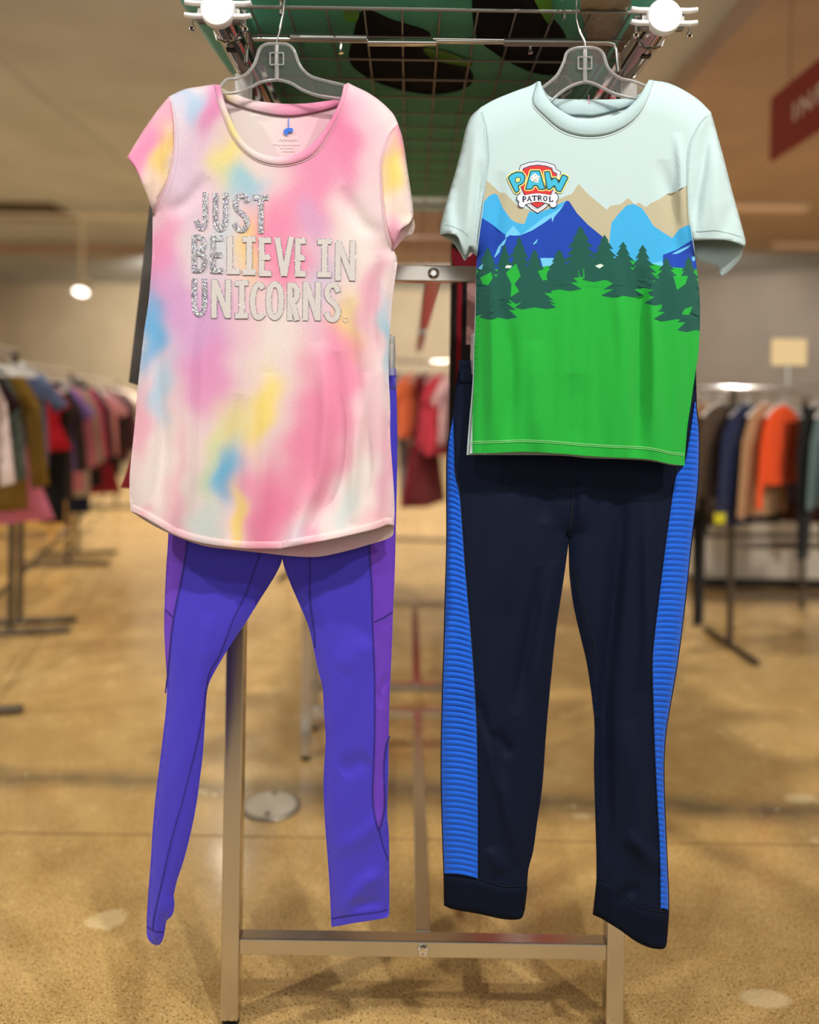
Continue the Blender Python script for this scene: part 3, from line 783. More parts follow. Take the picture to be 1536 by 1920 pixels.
# ------------------------------------------------------------------ RIGHT TEE
Z2 = 1.312
T2_shL = catmull([(1008, 153), (994, 161), (966, 171), (927, 187), (902, 201)], n=5)
T2_sL = catmull([(902, 201), (913, 238), (917, 296), (912, 335), (905, 394), (899, 437), (894, 480)], n=6)
T2_left = catmull([(894, 480), (893, 550), (892, 609), (890, 660), (889, 720), (884, 800), (881, 850)], n=5)
T2_hem = catmull([(881, 850), (927, 849), (986, 847), (1044, 850), (1103, 855), (1161, 858), (1216, 861), (1259, 870), (1284, 873)], n=5)
T2_right = catmull([(1284, 873), (1285, 853), (1289, 802), (1296, 755), (1305, 693), (1310, 658), (1313, 600), (1312, 554), (1308, 515), (1304, 480)], n=5)
T2_sR = catmull([(1304, 480), (1298, 440), (1292, 400), (1290, 335), (1293, 280), (1312, 232), (1333, 210)], n=6)
T2_shR = catmull([(1333, 210), (1310, 187), (1279, 167), (1251, 155), (1226, 151)], n=5)
T2_neck = catmull([(1226, 151), (1216, 183), (1200, 213), (1173, 237), (1134, 253), (1091, 255), (1052, 243), (1021, 218), (999, 191), (1008, 153)], n=6)
T2_edge = [T2_shL, T2_left, T2_right, T2_shR]
T2_fold = folds([([(1196, 860), (1200, 700), (1200, 500)], 15, -.0085), ([(1222, 860), (1228, 700), (1222, 520)], 10, .006), ([(1170, 860), (1168, 640), (1150, 480)], 14, .005),
                 ([(952, 830), (958, 700), (948, 560)], 13, -.006), ([(925, 830), (925, 700), (922, 520)], 10, .005), ([(1010, 850), (1000, 740), (1005, 640)], 20, .004),
                 ([(1275, 860), (1288, 720), (1290, 600)], 10, -.004), ([(1075, 850), (1080, 700)], 26, -.003), ([(1240, 300), (1262, 400), (1268, 520)], 14, -.005),
                 ([(940, 320), (930, 420), (925, 520)], 12, -.004), ([(1270, 250), (1278, 330), (1276, 420)], 8, .005)])
def T2_depth(V):
    V = np.asarray(V, float)
    a = edges_dist(V, T2_edge); t = np.clip(a / 65, 0, 1)
    return .024 * np.sqrt(np.clip(1 - (1 - t) ** 2, 0, 1)) + (1.35 * T2_fold(V[:, 0], V[:, 1]) + drape(V, .0010, .09, 5, 380, 800)) * np.clip(a / 16, 0, 1)
def q5(p): return np.array([(880 + x * 450 / 1536, 330 + y * 290 / 990) for x, y in p])   # print crop -> photo pixel
def conifer(cx, top, bot, half, seed, tiers=6):
    r = random.Random(seed); L = []; R = []
    for k in range(tiers):
        f0 = (k + .15) / tiers; f1 = (k + 1) / tiers
        y1 = top + (bot - top) * f1; w1 = half * (f1 ** .85) * r.uniform(.85, 1.15)
        w2 = w1 * r.uniform(.50, .66)
        R += [(cx + w1, y1 - r.uniform(0, 8)), (cx + w2, y1 - r.uniform(2, 10))]
        L += [(cx - w1 * r.uniform(.85, 1.1), y1 - r.uniform(0, 8)), (cx - w2, y1 - r.uniform(2, 10))]
    return q5([(cx, top)] + R[:-1] + [(cx + half * .5, bot + 8), (cx, bot - 4), (cx - half * .5, bot + 10)] + L[:-1][::-1])
PRINT = []   # (polygon, material index) painted in this order
PRINT.append((q5([(60, 60), (110, 25), (150, 62), (195, 105), (230, 110), (290, 170), (330, 205), (420, 220), (520, 170), (585, 145), (630, 122), (655, 118), (700, 50), (760, 115), (880, 215), (905, 190), (965, 182), (1020, 140), (1060, 182), (1085, 168), (1130, 200), (1165, 172), (1215, 150), (1265, 115), (1330, 98), (1400, 60), (1470, 20), (1500, 700), (40, 700)]), 1))
PRINT.append((q5([(30, 280), (80, 240), (95, 165), (130, 125), (165, 112), (182, 125), (215, 205), (265, 275), (300, 298), (352, 308), (385, 225), (440, 240), (520, 205), (620, 158), (700, 260), (840, 460), (840, 640), (30, 640)]), 2))
PRINT.append((q5([(910, 300), (960, 238), (1005, 190), (1050, 178), (1105, 205), (1140, 255), (1180, 320), (1240, 360), (1300, 398), (1345, 340), (1390, 318), (1480, 300), (1500, 660), (870, 660)]), 2))
PRINT.append((q5([(30, 250), (85, 270), (150, 312), (225, 372), (250, 376), (285, 382), (330, 380), (420, 330), (480, 285), (540, 240), (625, 158), (640, 162), (690, 238), (760, 312), (850, 385), (900, 470), (900, 640), (30, 640)]), 3))
PRINT.append((q5([(1240, 505), (1330, 470), (1400, 425), (1480, 380), (1500, 660), (1240, 660)]), 3))
# snow streaks
PRINT.append((q5([(235, 370), (283, 318), (328, 372), (300, 382), (262, 378), (230, 398)]), 4))
PRINT.append((q5([(330, 378), (420, 312), (470, 270), (560, 222), (612, 172), (585, 215), (545, 262), (530, 298), (528, 265), (480, 300), (400, 350)]), 4))
PRINT.append((q5([(240, 395), (225, 440), (205, 450), (195, 488), (165, 520), (160, 520), (185, 455), (215, 420)]), 4))
PRINT.append((q5([(410, 432), (440, 402), (432, 425), (412, 440)]), 4))
PRINT.append((q5([(1296, 500), (1350, 470), (1420, 440), (1400, 462), (1350, 490), (1330, 498)]), 4))
PRINT.append((q5([(1425, 520), (1448, 510), (1445, 540), (1430, 545)]), 4))
PRINT.append((q5([(455, 525), (540, 525), (545, 575), (470, 580)]), 4))
PRINT.append((q5([(1160, 560), (1235, 545), (1260, 600), (1170, 600)]), 4))
# grass
PRINT.append((q5([(20, 600), (440, 590), (500, 575), (560, 580), (680, 600), (740, 592), (830, 620), (900, 560), (1000, 540), (1120, 545), (1240, 580), (1500, 600), (1500, 2100), (20, 2100)]), 6))
# conifers
for i, (cx_, tp, bt, hf, ti) in enumerate([(118, 455, 700, 88, 6), (225, 430, 760, 82, 7), (320, 385, 640, 80, 6), (418, 470, 815, 118, 8), (575, 470, 700, 108, 6), (712, 318, 620, 116, 7),
                                          (866, 375, 640, 104, 6), (985, 420, 650, 92, 6), (1110, 440, 690, 100, 6), (1262, 520, 790, 112, 7), (1405, 515, 830, 100, 7), (75, 560, 850, 96, 6), (185, 640, 880, 92, 6), (1330, 640, 890, 118, 6), (1450, 650, 960, 90, 7), (985, 560, 740, 96, 5)]):
    PRINT.append((conifer(cx_, tp, bt + 30, hf * 1.32, 30 + i, ti), 5))
PRINT.append((q5([(30, 690), (200, 690), (330, 640), (430, 700), (500, 790), (560, 822), (480, 805), (420, 780), (300, 820), (255, 790), (190, 855), (120, 885), (60, 890), (30, 905)]), 5))
PRINT.append((q5([(1140, 745), (1250, 700), (1500, 690), (1500, 950), (1445, 925), (1360, 905), (1300, 870), (1230, 850), (1240, 795), (1170, 770)]), 5))
# bright gaps between the trees
for g in ([(70, 650), (140, 615), (150, 655), (120, 700), (85, 690)], [(235, 620), (300, 560), (330, 640), (290, 690), (320, 740), (265, 775), (270, 690)], [(1305, 640), (1400, 640), (1385, 690), (1330, 730), (1320, 690)],
          [(440, 610), (510, 580), (495, 640), (500, 665), (470, 670)], [(1380, 850), (1430, 835), (1405, 890), (1360, 885)], [(700, 600), (735, 595), (738, 650), (700, 640)]):
    PRINT.append((q5(g), 6))
PRINT.append((q5([(702, 598), (730, 598), (730, 650), (704, 636)]), 5))
PRINT.append((q5([(240, 570), (275, 575), (262, 590), (228, 588)]), 7)); PRINT.append((q5([(55, 590), (90, 560), (80, 600)]), 4)); PRINT.append((q5([(805, 575), (840, 562), (862, 572), (835, 592)]), 7))
tee2_m = [fabric('pale_aqua_jersey', S(188, 211, 213), .06, 1000, bump=.2), fabric('print_tan', S(182, 176, 148), .08, 1000), fabric('print_sky_blue', S(62, 170, 226), .08, 1000), fabric('print_royal_blue', S(24, 66, 172), .10, 1000),
          fabric('print_pale_blue', S(110, 196, 240), .08, 1000), fabric('print_pine', S(22, 84, 72), .10, 1000), fabric('print_grass', S(30, 168, 56), .12, 1000), fabric('print_offwhite', S(210, 226, 214), .08, 1000)]
tee2 = thing('t_shirt', 'pale blue t-shirt printed with mountains, pine trees and a shield logo', 'shirt', Pv(1090, 870, Z2))
T2_front = np.vstack([T2_shL[:-1], T2_sL[:-1], T2_left[:-1], T2_hem[:-1], T2_right[:-1], T2_sR[:-1], T2_shR[:-1], T2_neck[:-1]])
xy, f = fill(T2_front, 6.5, polys=[resample(np.vstack([q, q[:1]]), max(4, int(np.hypot(*np.diff(np.vstack([q, q[:1]]), axis=0).T).sum() / 7)))[:-1] if False else q for q, _ in PRINT])
# printed only between the armhole seams: colour index per triangle
cen = xy[f].mean(1); mi = np.zeros(len(f), int)
for q, k in PRINT: mi[inside(cen, q)] = k
o_ = make('front_panel', P(xy[:, 0], xy[:, 1], Z2 - T2_depth(xy)), f[:, ::-1], tee2_m, tee2, idx=mi); set_normals(o_, xy, Z2, T2_depth)
T2_bneck = catmull([(1226, 151), (1205, 172), (1183, 184), (1135, 187), (1085, 186), (1035, 184), (1015, 170), (1008, 153)], n=5)
T2_bleft = catmull([(894, 480), (892, 550), (890, 609), (888, 660), (886, 720), (879, 800), (875, 853)], n=5)
T2_bhem = catmull([(875, 853), (930, 853), (1044, 854), (1103, 859), (1161, 861), (1216, 864), (1259, 872), (1284, 873)], n=5)
T2_back = np.vstack([T2_shL[:-1], T2_sL[:-1], T2_bleft[:-1], T2_bhem[:-1], T2_right[:-1], T2_sR[:-1], T2_shR[:-1], T2_bneck[:-1]])
T2_bedge = [T2_shL, T2_bleft, T2_right, T2_shR]
def T2_bdepth(V):
    a = edges_dist(V, T2_bedge); t = np.clip(a / 65, 0, 1)
    return -.018 * np.sqrt(np.clip(1 - (1 - t) ** 2, 0, 1)) + .006 * np.clip((V[:, 1] - 800) / 60, 0, 1) * t
xy, f = fill(T2_back, 9)
make('back_panel', P(xy[:, 0], xy[:, 1], Z2 - T2_bdepth(xy)), f, fabric('pale_aqua_inside', S(206, 220, 220), .05, 1000), tee2)
T2_inner = catmull([(1217, 150), (1210, 162), (1197, 183), (1173, 206), (1146, 219), (1107, 224), (1076, 220), (1040, 199), (1021, 175), (1013, 153)], n=6)
M['aqua_rib'] = fabric('pale_aqua_rib', S(180, 205, 208), .08, 700, bump=.5)
band('neckband', T2_neck, T2_inner, T2_depth, Z2, M['aqua_rib'], tee2, bulge=.003)
T2_bt = catmull([(1222, 155), (1203, 174), (1183, 184), (1135, 187), (1085, 186), (1035, 184), (1012, 158)], n=5)
T2_bl = catmull([(1218, 170), (1200, 190), (1169, 203), (1118, 217), (1090, 217), (1058, 213), (1020, 180)], n=5)
band('back_neckband', T2_bt, T2_bl, lambda V: T2_bdepth(V) + .001, Z2, M['aqua_rib'], tee2)
fb = Flat(Z2, T2_bdepth)
fb.poly(catmull([(1100, 196), (1106, 194), (1110, 201), (1106, 208), (1101, 206)], True, 3), .0045); fb.line([(1104, 178), (1105, 198)], .7, .0045)
fb.mb.build('tag_fastener', plain('pink_plastic', S(236, 150, 180), .4), tee2)
# sleeves
sl_out = catmull([(902, 201), (884, 218), (874, 241), (865, 281), (853, 327), (839, 374), (827, 421), (825, 440)], n=5)
sl_hF = catmull([(825, 440), (842, 438), (858, 444), (868, 470), (873, 478), (882, 462), (894, 480)], n=5)
sl_hB = catmull([(825, 440), (848, 454), (862, 473), (872, 489), (882, 474), (894, 480)], n=5)
f2L = folds([([(893, 240), (885, 340), (872, 470)], 9, .006), ([(900, 300), (897, 400), (888, 470)], 7, -.006), ([(860, 330), (850, 430)], 9, -.004), ([(845, 380), (848, 440), (866, 478)], 7, .004)])
closed_sleeve('sleeve', np.vstack([sl_out[:-1], sl_hF[:-1], T2_sL[::-1][:-1]]), np.vstack([sl_out[:-1], sl_hB[:-1], T2_sL[::-1][:-1]]), [sl_out, np.array([(894, 480), (894, 482)])], Z2, .024, 65, tee2_m[0], tee2, None, f2L)
sr_out = catmull([(1333, 210), (1341, 238), (1357, 296), (1372, 355), (1388, 413), (1398, 452), (1396, 463)], n=5)
sr_hF = catmull([(1396, 463), (1380, 455), (1357, 450), (1330, 450), (1301, 451)], n=5)
sr_hB = catmull([(1396, 463), (1385, 490), (1354, 518), (1347, 500), (1330, 495), (1304, 488)], n=5)
f2R = folds([([(1328, 225), (1320, 300), (1308, 380), (1302, 445)], 8, -.010), ([(1342, 260), (1345, 350), (1340, 440)], 14, .006), ([(1370, 380), (1360, 440)], 9, -.003), ([(1312, 240), (1302, 330), (1298, 430)], 6, -.004)])
closed_sleeve('sleeve', np.vstack([sr_out[:-1], sr_hF[:-1], [(1302, 451)], T2_sR[6:-1]]), np.vstack([sr_out[:-1], sr_hB[:-1], T2_sR[:-1]]), [sr_out, np.array([(1304, 480), (1304, 482)])], Z2, .024, 65, tee2_m[0], tee2, None, f2R)
for L_ in (T2_sL[1:], T2_sR[:-1]):
    fs = Flat(Z2, T2_depth); fs.line(L_, .8, .0030); fs.mb.build('sleeve_seam', plain('aqua_seam', S(170, 198, 200), .9), tee2)
fs = Flat(Z2, T2_depth)
fs.line(off(T2_neck[2:-2], (0, 2.5)), .7, .0012)
fs.mb.build('neck_stitching', plain('white_thread', S(226, 240, 240), .9), tee2)
fs = Flat(Z2, T2_depth)
fs.line(off(T2_hem, (0, -22)), .7, .0012); fs.line(off(T2_hem, (0, -19)), .6, .0012)
fs.mb.build('hem_stitching', plain('pale_green_thread', S(130, 215, 130), .9), tee2)
fl2 = Flat(Z2, lambda V: inflate(np.asarray(V, float), sr_out, .024, 65) + f2R(V[:, 0], V[:, 1]))
fl2.line([(1306, 432), (1340, 431), (1370, 437), (1391, 444)], .7, .0012)
fl2.mb.build('cuff_stitching', plain('aqua_thread', S(176, 204, 206), .9), tee2)
fl2 = Flat(Z2, lambda V: inflate(np.asarray(V, float), sl_out, .024, 65) + f2L(V[:, 0], V[:, 1]))
fl2.line([(832, 420), (850, 424), (868, 432), (880, 440)], .7, .0012)
fl2.mb.build('cuff_stitching', plain('aqua_thread', S(176, 204, 206), .9), tee2)
# shield logo
def q1(p): return np.array([(930 + x * 200 / 1536, 280 + y * 140 / 1075) for x, y in p])
lm = [plain('logo_navy', S(40, 48, 88), .8), plain('logo_white', S(232, 234, 236), .8), plain('logo_silver', S(190, 186, 200), .8), plain('logo_red', S(206, 44, 46), .8),
      plain('logo_yellow', S(244, 232, 130), .8), plain('logo_dark_green', S(20, 66, 70), .8), plain('logo_cyan', S(56, 178, 214), .8), plain('logo_taupe', S(190, 184, 172), .8)]
def grow(p, k):
    p = np.asarray(p, float); c = p.mean(0); return c + (p - c) * k
lg = Flat(Z2, T2_depth); _put = lg.put
lg.put = lambda V, F, lift, mi=0: _put(V, F, .0003 + lift * .34, mi)
shield = [(265, 330), (330, 300), (352, 228), (470, 185), (600, 168), (740, 185), (850, 222), (872, 285), (938, 320), (925, 430), (895, 540), (845, 660), (770, 800), (690, 870), (600, 928), (510, 870), (430, 800), (355, 660), (300, 540), (275, 430)]
lg.poly(q1(shield), .0006, 0, 7); lg.poly(q1(grow(shield, .965)), .0010, 1, 7); lg.poly(q1(grow(shield, .91)), .0014, 2, 7); lg.poly(q1(grow(shield, .875)), .0018, 1, 7); lg.poly(q1(grow(shield, .84)), .0022, 0, 7)
lg.poly(q1(grow(shield, .80)), .0026, 3, 7)
PL = [(178, 408), (225, 360), (300, 328), (380, 335), (418, 390), (410, 460), (370, 500), (318, 522), (335, 595), (290, 622), (262, 580)]
Ph = [(278, 425), (315, 402), (352, 412), (355, 450), (325, 475), (292, 480)]
AL = [(505, 312), (628, 312), (705, 575), (618, 572), (600, 520), (545, 518), (522, 568), (430, 575)]
WL = [(702, 325), (770, 320), (800, 450), (845, 405), (880, 430), (905, 490), (962, 362), (1040, 405), (935, 605), (880, 600), (845, 515), (775, 580), (740, 570)]
for L_ in (PL, AL, WL):
    cc = np.asarray(L_, float); c0 = cc.mean(0)
    for k, lift, m_ in ((26, .0030, 4), (11, .0034, 5)):
        # widen the outline by a ribbon around it
        ring = resample(np.vstack([cc, cc[:1]]), 60)[:-1]
        lg.put(*ribbon(q1(ring), k * 200 / 1536, True), lift, m_); lg.poly(q1(cc), lift, m_, 5)
    lg.poly(q1(cc), .0038, 6, 5)
    ring = resample(np.vstack([cc, cc[:1]]), 60)[:-1]; lg.put(*ribbon(q1(ring), .7, True), .0041, 5)
lg.poly(q1(grow(Ph, 1.15)), .0042, 5, 5); lg.poly(q1(grow(Ph, .85)), .0045, 4, 5)
lg.poly(q1(catmull([(555, 470), (510, 450), (495, 400), (525, 375), (560, 345), (600, 375), (632, 395), (615, 445), (605, 478)], True, 4)), .0045, 1, 4)
lg.poly(q1(catmull([(530, 465), (545, 432), (565, 418), (590, 435), (602, 468), (565, 460)], True, 3)), .0049, 7, 4)
for cx_, cy_ in ((518, 408), (563, 378), (608, 408)):
    lg.poly(q1([(cx_ + 15 * math.cos(a), cy_ + 17 * math.sin(a)) for a in np.linspace(0, 2 * math.pi, 9)[:-1]]), .0049, 7, 5)
bone = catmull([(400, 660), (600, 632), (800, 658), (830, 640), (870, 640), (900, 680), (890, 730), (872, 750), (880, 800), (850, 832), (800, 828), (770, 785), (600, 755), (430, 790), (405, 830), (355, 832), (325, 805), (330, 755), (302, 720), (308, 670), (345, 640), (380, 640)], True, 4)
lg.poly(q1(grow(bone, 1.015)), .0052, 0, 6); lg.poly(q1(grow(bone, .975)), .0056, 1, 6)
SL = {'P': [[(0.1, 0), (.1, 1)], [(-.1, 1), (.45, 1)], [(-.1, 0), (.6, 0), (.85, .15), (.85, .4), (.6, .55), (.1, .55)]], 'A': [[(.5, 0), (.1, 1)], [(.5, 0), (.9, 1)], [(.25, .65), (.75, .65)], [(-.08, 1), (.3, 1)], [(.7, 1), (1.08, 1)], [(.35, 0), (.6, 0)]],
      'T': [[(.5, 0), (.5, 1)], [(0, 0), (1, 0)], [(0, 0), (0, .25)], [(1, 0), (1, .25)], [(.25, 1), (.75, 1)]], 'R': [[(.12, 0), (.12, 1)], [(-.08, 1), (.4, 1)], [(-.08, 0), (.6, 0), (.85, .15), (.85, .38), (.6, .52), (.12, .52)], [(.5, .52), (.9, 1)], [(.75, 1), (1.08, 1)]],
      'O': [[(.5, 0), (.85, .12), (.95, .5), (.85, .88), (.5, 1), (.15, .88), (.05, .5), (.15, .12), (.5, 0)]], 'L': [[(.15, 0), (.15, 1)], [(-.05, 0), (.4, 0)], [(-.05, 1), (.95, 1)], [(.95, 1), (.95, .7)]]}
for ch, x0, x1, y0, y1 in (('P', 388, 438, 682, 752), ('A', 452, 512, 676, 742), ('T', 526, 586, 670, 732), ('R', 606, 660, 670, 732), ('O', 684, 738, 676, 740), ('L', 768, 820, 684, 752)):
    for st in SL[ch]:
        pts = q1([(x0 + (x1 - x0) * u, y0 + (y1 - y0) * v) for u, v in st])
        hw_ = 1.35 if abs(st[0][0] - st[1][0]) < .2 and len(st) == 2 else .85
        if len(st) > 2: hw_ = 1.1
        lg.line(pts, hw_, .0060, 0, n=max(3, len(st) * 2))
lg.mb.build('shield_logo', lm, tee2)

# ------------------------------------------------------------------ trousers
ZP = 1.362
LG_outL = catmull([(330, 700), (322, 850), (318, 950), (315, 1020), (312, 1061), (309, 1126), (308, 1175), (310, 1224), (313, 1273), (312, 1322), (305, 1387), (299, 1436), (293, 1485), (287, 1547), (283, 1612), (278, 1677), (275, 1725)], n=4)
LG_cuffL = catmull([(275, 1725), (276, 1755), (284, 1768), (296, 1772), (303, 1766), (308, 1751), (312, 1727), (323, 1716), (327, 1694), (325, 1680)], n=3)
LG_inL = catmull([(325, 1680), (332, 1650), (345, 1611), (358, 1559), (367, 1514), (374, 1465), (380, 1416), (384, 1354), (387, 1306), (391, 1284), (401, 1262), (429, 1214), (462, 1165), (488, 1123), (511, 1087), (525, 1061), (529, 1048)], n=4)
LG_inR = catmull([(529, 1048), (535, 1068), (546, 1097), (563, 1136), (579, 1175), (588, 1214), (596, 1253), (605, 1289), (608, 1338), (611, 1387), (608, 1436), (607, 1480), (610, 1547), (615, 1612), (619, 1677), (621, 1726), (622, 1738)], n=4)
LG_hemR = catmull([(622, 1738), (640, 1735), (667, 1730), (700, 1725), (726, 1720), (730, 1711)], n=3)
LG_outR = catmull([(730, 1711), (730, 1628), (729, 1563), (726, 1524), (728, 1449), (729, 1380), (730, 1320), (732, 1273), (735, 1208), (737, 1143), (740, 1078), (742, 996), (745, 850), (744, 760), (742, 690)], n=4)
LG_waist = catmull([(742, 690), (640, 694), (530, 697), (430, 698), (330, 700)], n=4)
LG = np.vstack([LG_outL[:-1], LG_cuffL[:-1], LG_inL[:-1], LG_inR[:-1], LG_hemR[:-1], LG_outR[:-1], LG_waist[:-1]])
LG_edge = [np.vstack([LG_outL, LG_cuffL]), np.vstack([LG_inL, LG_inR]), LG_outR]
LG_fold = folds([([(640, 1450), (690, 1420)], 18, -.004), ([(625, 1600), (690, 1560), (720, 1520)], 16, .003), ([(640, 1720), (680, 1660), (726, 1640)], 16, .005), ([(650, 1700), (720, 1690)], 10, -.003),
                 ([(420, 1080), (470, 1060)], 20, .002), ([(395, 1150), (380, 1250)], 14, .002), ([(560, 1080), (640, 1060)], 14, -.002), ([(690, 1200), (640, 1260)], 22, .003), ([(730, 1260), (712, 1300), (715, 1330)], 5, -.003),
                 ([(727, 1380), (716, 1470)], 5, -.003), ([(735, 1150), (722, 1180)], 4, -.002)])
def LG_depth(V):
    V = np.asarray(V, float)
    a = np.minimum.reduce([dist(V, e) for e in LG_edge]); t = np.clip(a / 42, 0, 1)
    return .014 * np.sqrt(np.clip(1 - (1 - t) ** 2, 0, 1)) + (1.25 * LG_fold(V[:, 0], V[:, 1]) + drape(V, .0004, .05, 9, 1000, 1200, .5)) * np.clip(a / 10, 0, 1)
LG_seamL = catmull([(352, 980), (349, 1032), (338, 1094), (327, 1149), (322, 1182), (318, 1224), (314, 1266), (310, 1300)], n=5)
LG_seamR = catmull([(690, 960), (693, 1029), (698, 1110), (699, 1175), (703, 1273), (703, 1371), (701, 1436), (699, 1480), (700, 1510), (705, 1540), (711, 1558)], n=5)
LG_gore = catmull([(711, 1558), (719, 1530), (722, 1500), (720, 1440), (724, 1400), (731, 1380)], n=4)
panelL = np.vstack([LG_seamL, [(290, 1300), (290, 980)]])
panelR = np.vstack([LG_seamR, LG_gore[1:], [(770, 1380), (770, 960)]])
xy, f = fill(LG, 6.5, lines=[LG_seamL, LG_seamR, LG_gore])
cen = xy[f].mean(1); mi = np.zeros(len(f), int); mi[inside(cen, panelL) | inside(cen, panelR)] = 1
leg_m = [fabric('indigo_stretch', S(66, 54, 196), .06, 1300, rough=.6, bump=.1, sheen=.3), fabric('purple_mesh', S(104, 56, 192), .07, 1300, rough=.6, bump=.15, sheen=.3)]
leg = thing('leggings', 'bright indigo leggings with purple side panels hanging under the tie-dye shirt', 'leggings', Pv(500, 1772, ZP))
o_ = make('front_panel', P(xy[:, 0], xy[:, 1], ZP - LG_depth(xy)), f[:, ::-1], leg_m, leg, idx=mi); set_normals(o_, xy, ZP, LG_depth)
xy, f = fill(LG, 12)
make('back_panel', P(xy[:, 0], xy[:, 1], ZP + LG_depth(xy) * .8), f, leg_m[0], leg, solid=.0008)
sm = plain('indigo_seam', S(46, 34, 132), .8)
fs = Flat(ZP, LG_depth)
for L_ in (LG_seamL, LG_seamR, LG_gore, [(309, 1143), (323, 1156)], [(703, 1166), (720, 1158), (736, 1148)]): fs.line(L_, 1.3, .0010)
fs.line(catmull([(490, 1030), (480, 1060), (462, 1110), (436, 1166), (413, 1227), (394, 1260), (388, 1290), (381, 1340), (371, 1390), (356, 1450), (341, 1507), (322, 1573), (302, 1660), (289, 1719), (286, 1745)], n=4), 1.1, .0010)
fs.line(catmull([(580, 1030), (581, 1068), (582, 1126), (589, 1185), (590, 1215)], n=4), 1.1, .0010)
fs.line(catmull([(622, 1722), (660, 1716), (700, 1711), (728, 1706)], n=4), .9, .0010); fs.line(catmull([(712, 1560), (720, 1590), (729, 1612)], n=4), .9, .0010)
fs.line(catmull([(276, 1738), (290, 1746), (308, 1748)], n=4), .9, .0010); fs.line([(734, 705), (744, 705)], .8, .0010)
fs.mb.build('seam_stitching', sm, leg)
wv = np.vstack([LG_waist, off(LG_waist, (0, 40))[::-1]])
xy, f = fill(wv, 10)
make('waistband', P(xy[:, 0], xy[:, 1], ZP - LG_depth(xy) - .0016), f[:, ::-1], leg_m[0], leg, solid=.001)

ZJ = 1.365
JG_outL = catmull([(860, 690), (853, 740), (849, 779), (840, 826), (837, 872), (837, 936), (837, 1022), (834, 1126), (832, 1212), (829, 1299), (827, 1395), (827, 1473), (829, 1560), (832, 1640), (833, 1698)], n=4)
JG_hemL = catmull([(833, 1698), (852, 1705), (897, 1713), (938, 1722), (966, 1724), (979, 1720), (984, 1705)], n=4)
JG_inL = catmull([(984, 1705), (988, 1663), (991, 1629), (1000, 1594), (1007, 1542), (1017, 1473), (1023, 1387), (1029, 1316), (1035, 1254), (1043, 1178), (1052, 1119), (1060, 1064), (1066, 1019), (1067, 1004)], n=4)
JG_inR = catmull([(1067, 1004), (1067, 1040), (1069, 1085), (1076, 1136), (1086, 1181), (1100, 1240), (1109, 1299), (1115, 1361), (1114, 1439), (1117, 1542), (1119, 1629), (1117, 1680), (1112, 1715)], n=4)
JG_hemR = catmull([(1112, 1715), (1128, 1722), (1162, 1743), (1190, 1763), (1214, 1775), (1235, 1779), (1248, 1775), (1252, 1750)], n=4)
JG_outR = catmull([(1252, 1750), (1255, 1698), (1252, 1611), (1248, 1525), (1246, 1439), (1249, 1381), (1256, 1333), (1268, 1264), (1278, 1195), (1288, 1109), (1297, 1022), (1307, 936), (1311, 884), (1312, 814), (1307, 763), (1305, 700)], n=4)
JG_waist = catmull([(1305, 700), (1200, 694), (1080, 690), (960, 689), (860, 690)], n=4)
JG = np.vstack([JG_outL[:-1], JG_hemL[:-1], JG_inL[:-1], JG_inR[:-1], JG_hemR[:-1], JG_outR[:-1], JG_waist[:-1]])
JG_edge = [JG_outL, np.vstack([JG_inL, JG_inR]), JG_outR]
JG_fold = folds([([(1160, 900), (1163, 1000), (1150, 1150), (1135, 1300), (1135, 1450), (1143, 1620)], 15, -.012), ([(1212, 890), (1213, 1050), (1215, 1200), (1205, 1300)], 14, .008), ([(1180, 1350), (1190, 1500), (1200, 1640)], 20, .006),
                 ([(1012, 1060), (1000, 1150), (983, 1240), (965, 1340)], 12, -.007), ([(1035, 1050), (1020, 1200), (1008, 1320)], 12, .005), ([(905, 1330), (930, 1440), (960, 1560), (968, 1620)], 13, .007), ([(890, 1300), (925, 1400), (945, 1480)], 10, -.006),
                 ([(925, 1370), (960, 1420)], 12, -.005), ([(915, 1590), (945, 1640)], 14, .005), ([(1170, 1560), (1220, 1610), (1232, 1640)], 14, .006), ([(1150, 1690), (1200, 1660)], 12, -.004), ([(940, 880), (950, 1000), (940, 1150)], 30, .004),
                 ([(1030, 880), (1020, 980)], 16, -.004), ([(1095, 880), (1090, 1000)], 12, .005)])
def JG_depth(V):
    V = np.asarray(V, float)
    a = np.minimum.reduce([dist(V, e) for e in JG_edge]); t = np.clip(a / 60, 0, 1)
    return .020 * np.sqrt(np.clip(1 - (1 - t) ** 2, 0, 1)) + (1.35 * JG_fold(V[:, 0], V[:, 1]) + drape(V, .0010, .07, 8, 850, 1000, .05)) * np.clip(a / 14, 0, 1)
jog = thing('jogger_pants', 'navy jogger pants with ribbed blue side stripes hanging under the mountain shirt', 'pants', Pv(1060, 1779, ZJ))
navy = fabric('navy_fleece', S(15, 24, 46), .12, 1100, rough=.7, bump=.3, sheen=0)
navy.node_tree.nodes['Principled BSDF'].inputs['Specular IOR Level'].default_value = .12
jin = plain('navy_seam', S(10, 14, 28), .9)
xy, f = fill(JG, 7)
o_ = make('front_panel', P(xy[:, 0], xy[:, 1], ZJ - JG_depth(xy)), f[:, ::-1], navy, jog); set_normals(o_, xy, ZJ, JG_depth)
xy, f = fill(JG, 13)
make('back_panel', P(xy[:, 0], xy[:, 1], ZJ + JG_depth(xy) * .8), f, navy, jog, solid=.001)
blue = fabric('royal_blue_rib', S(12, 92, 212), .06, 1100, rough=.75, sheen=.15)
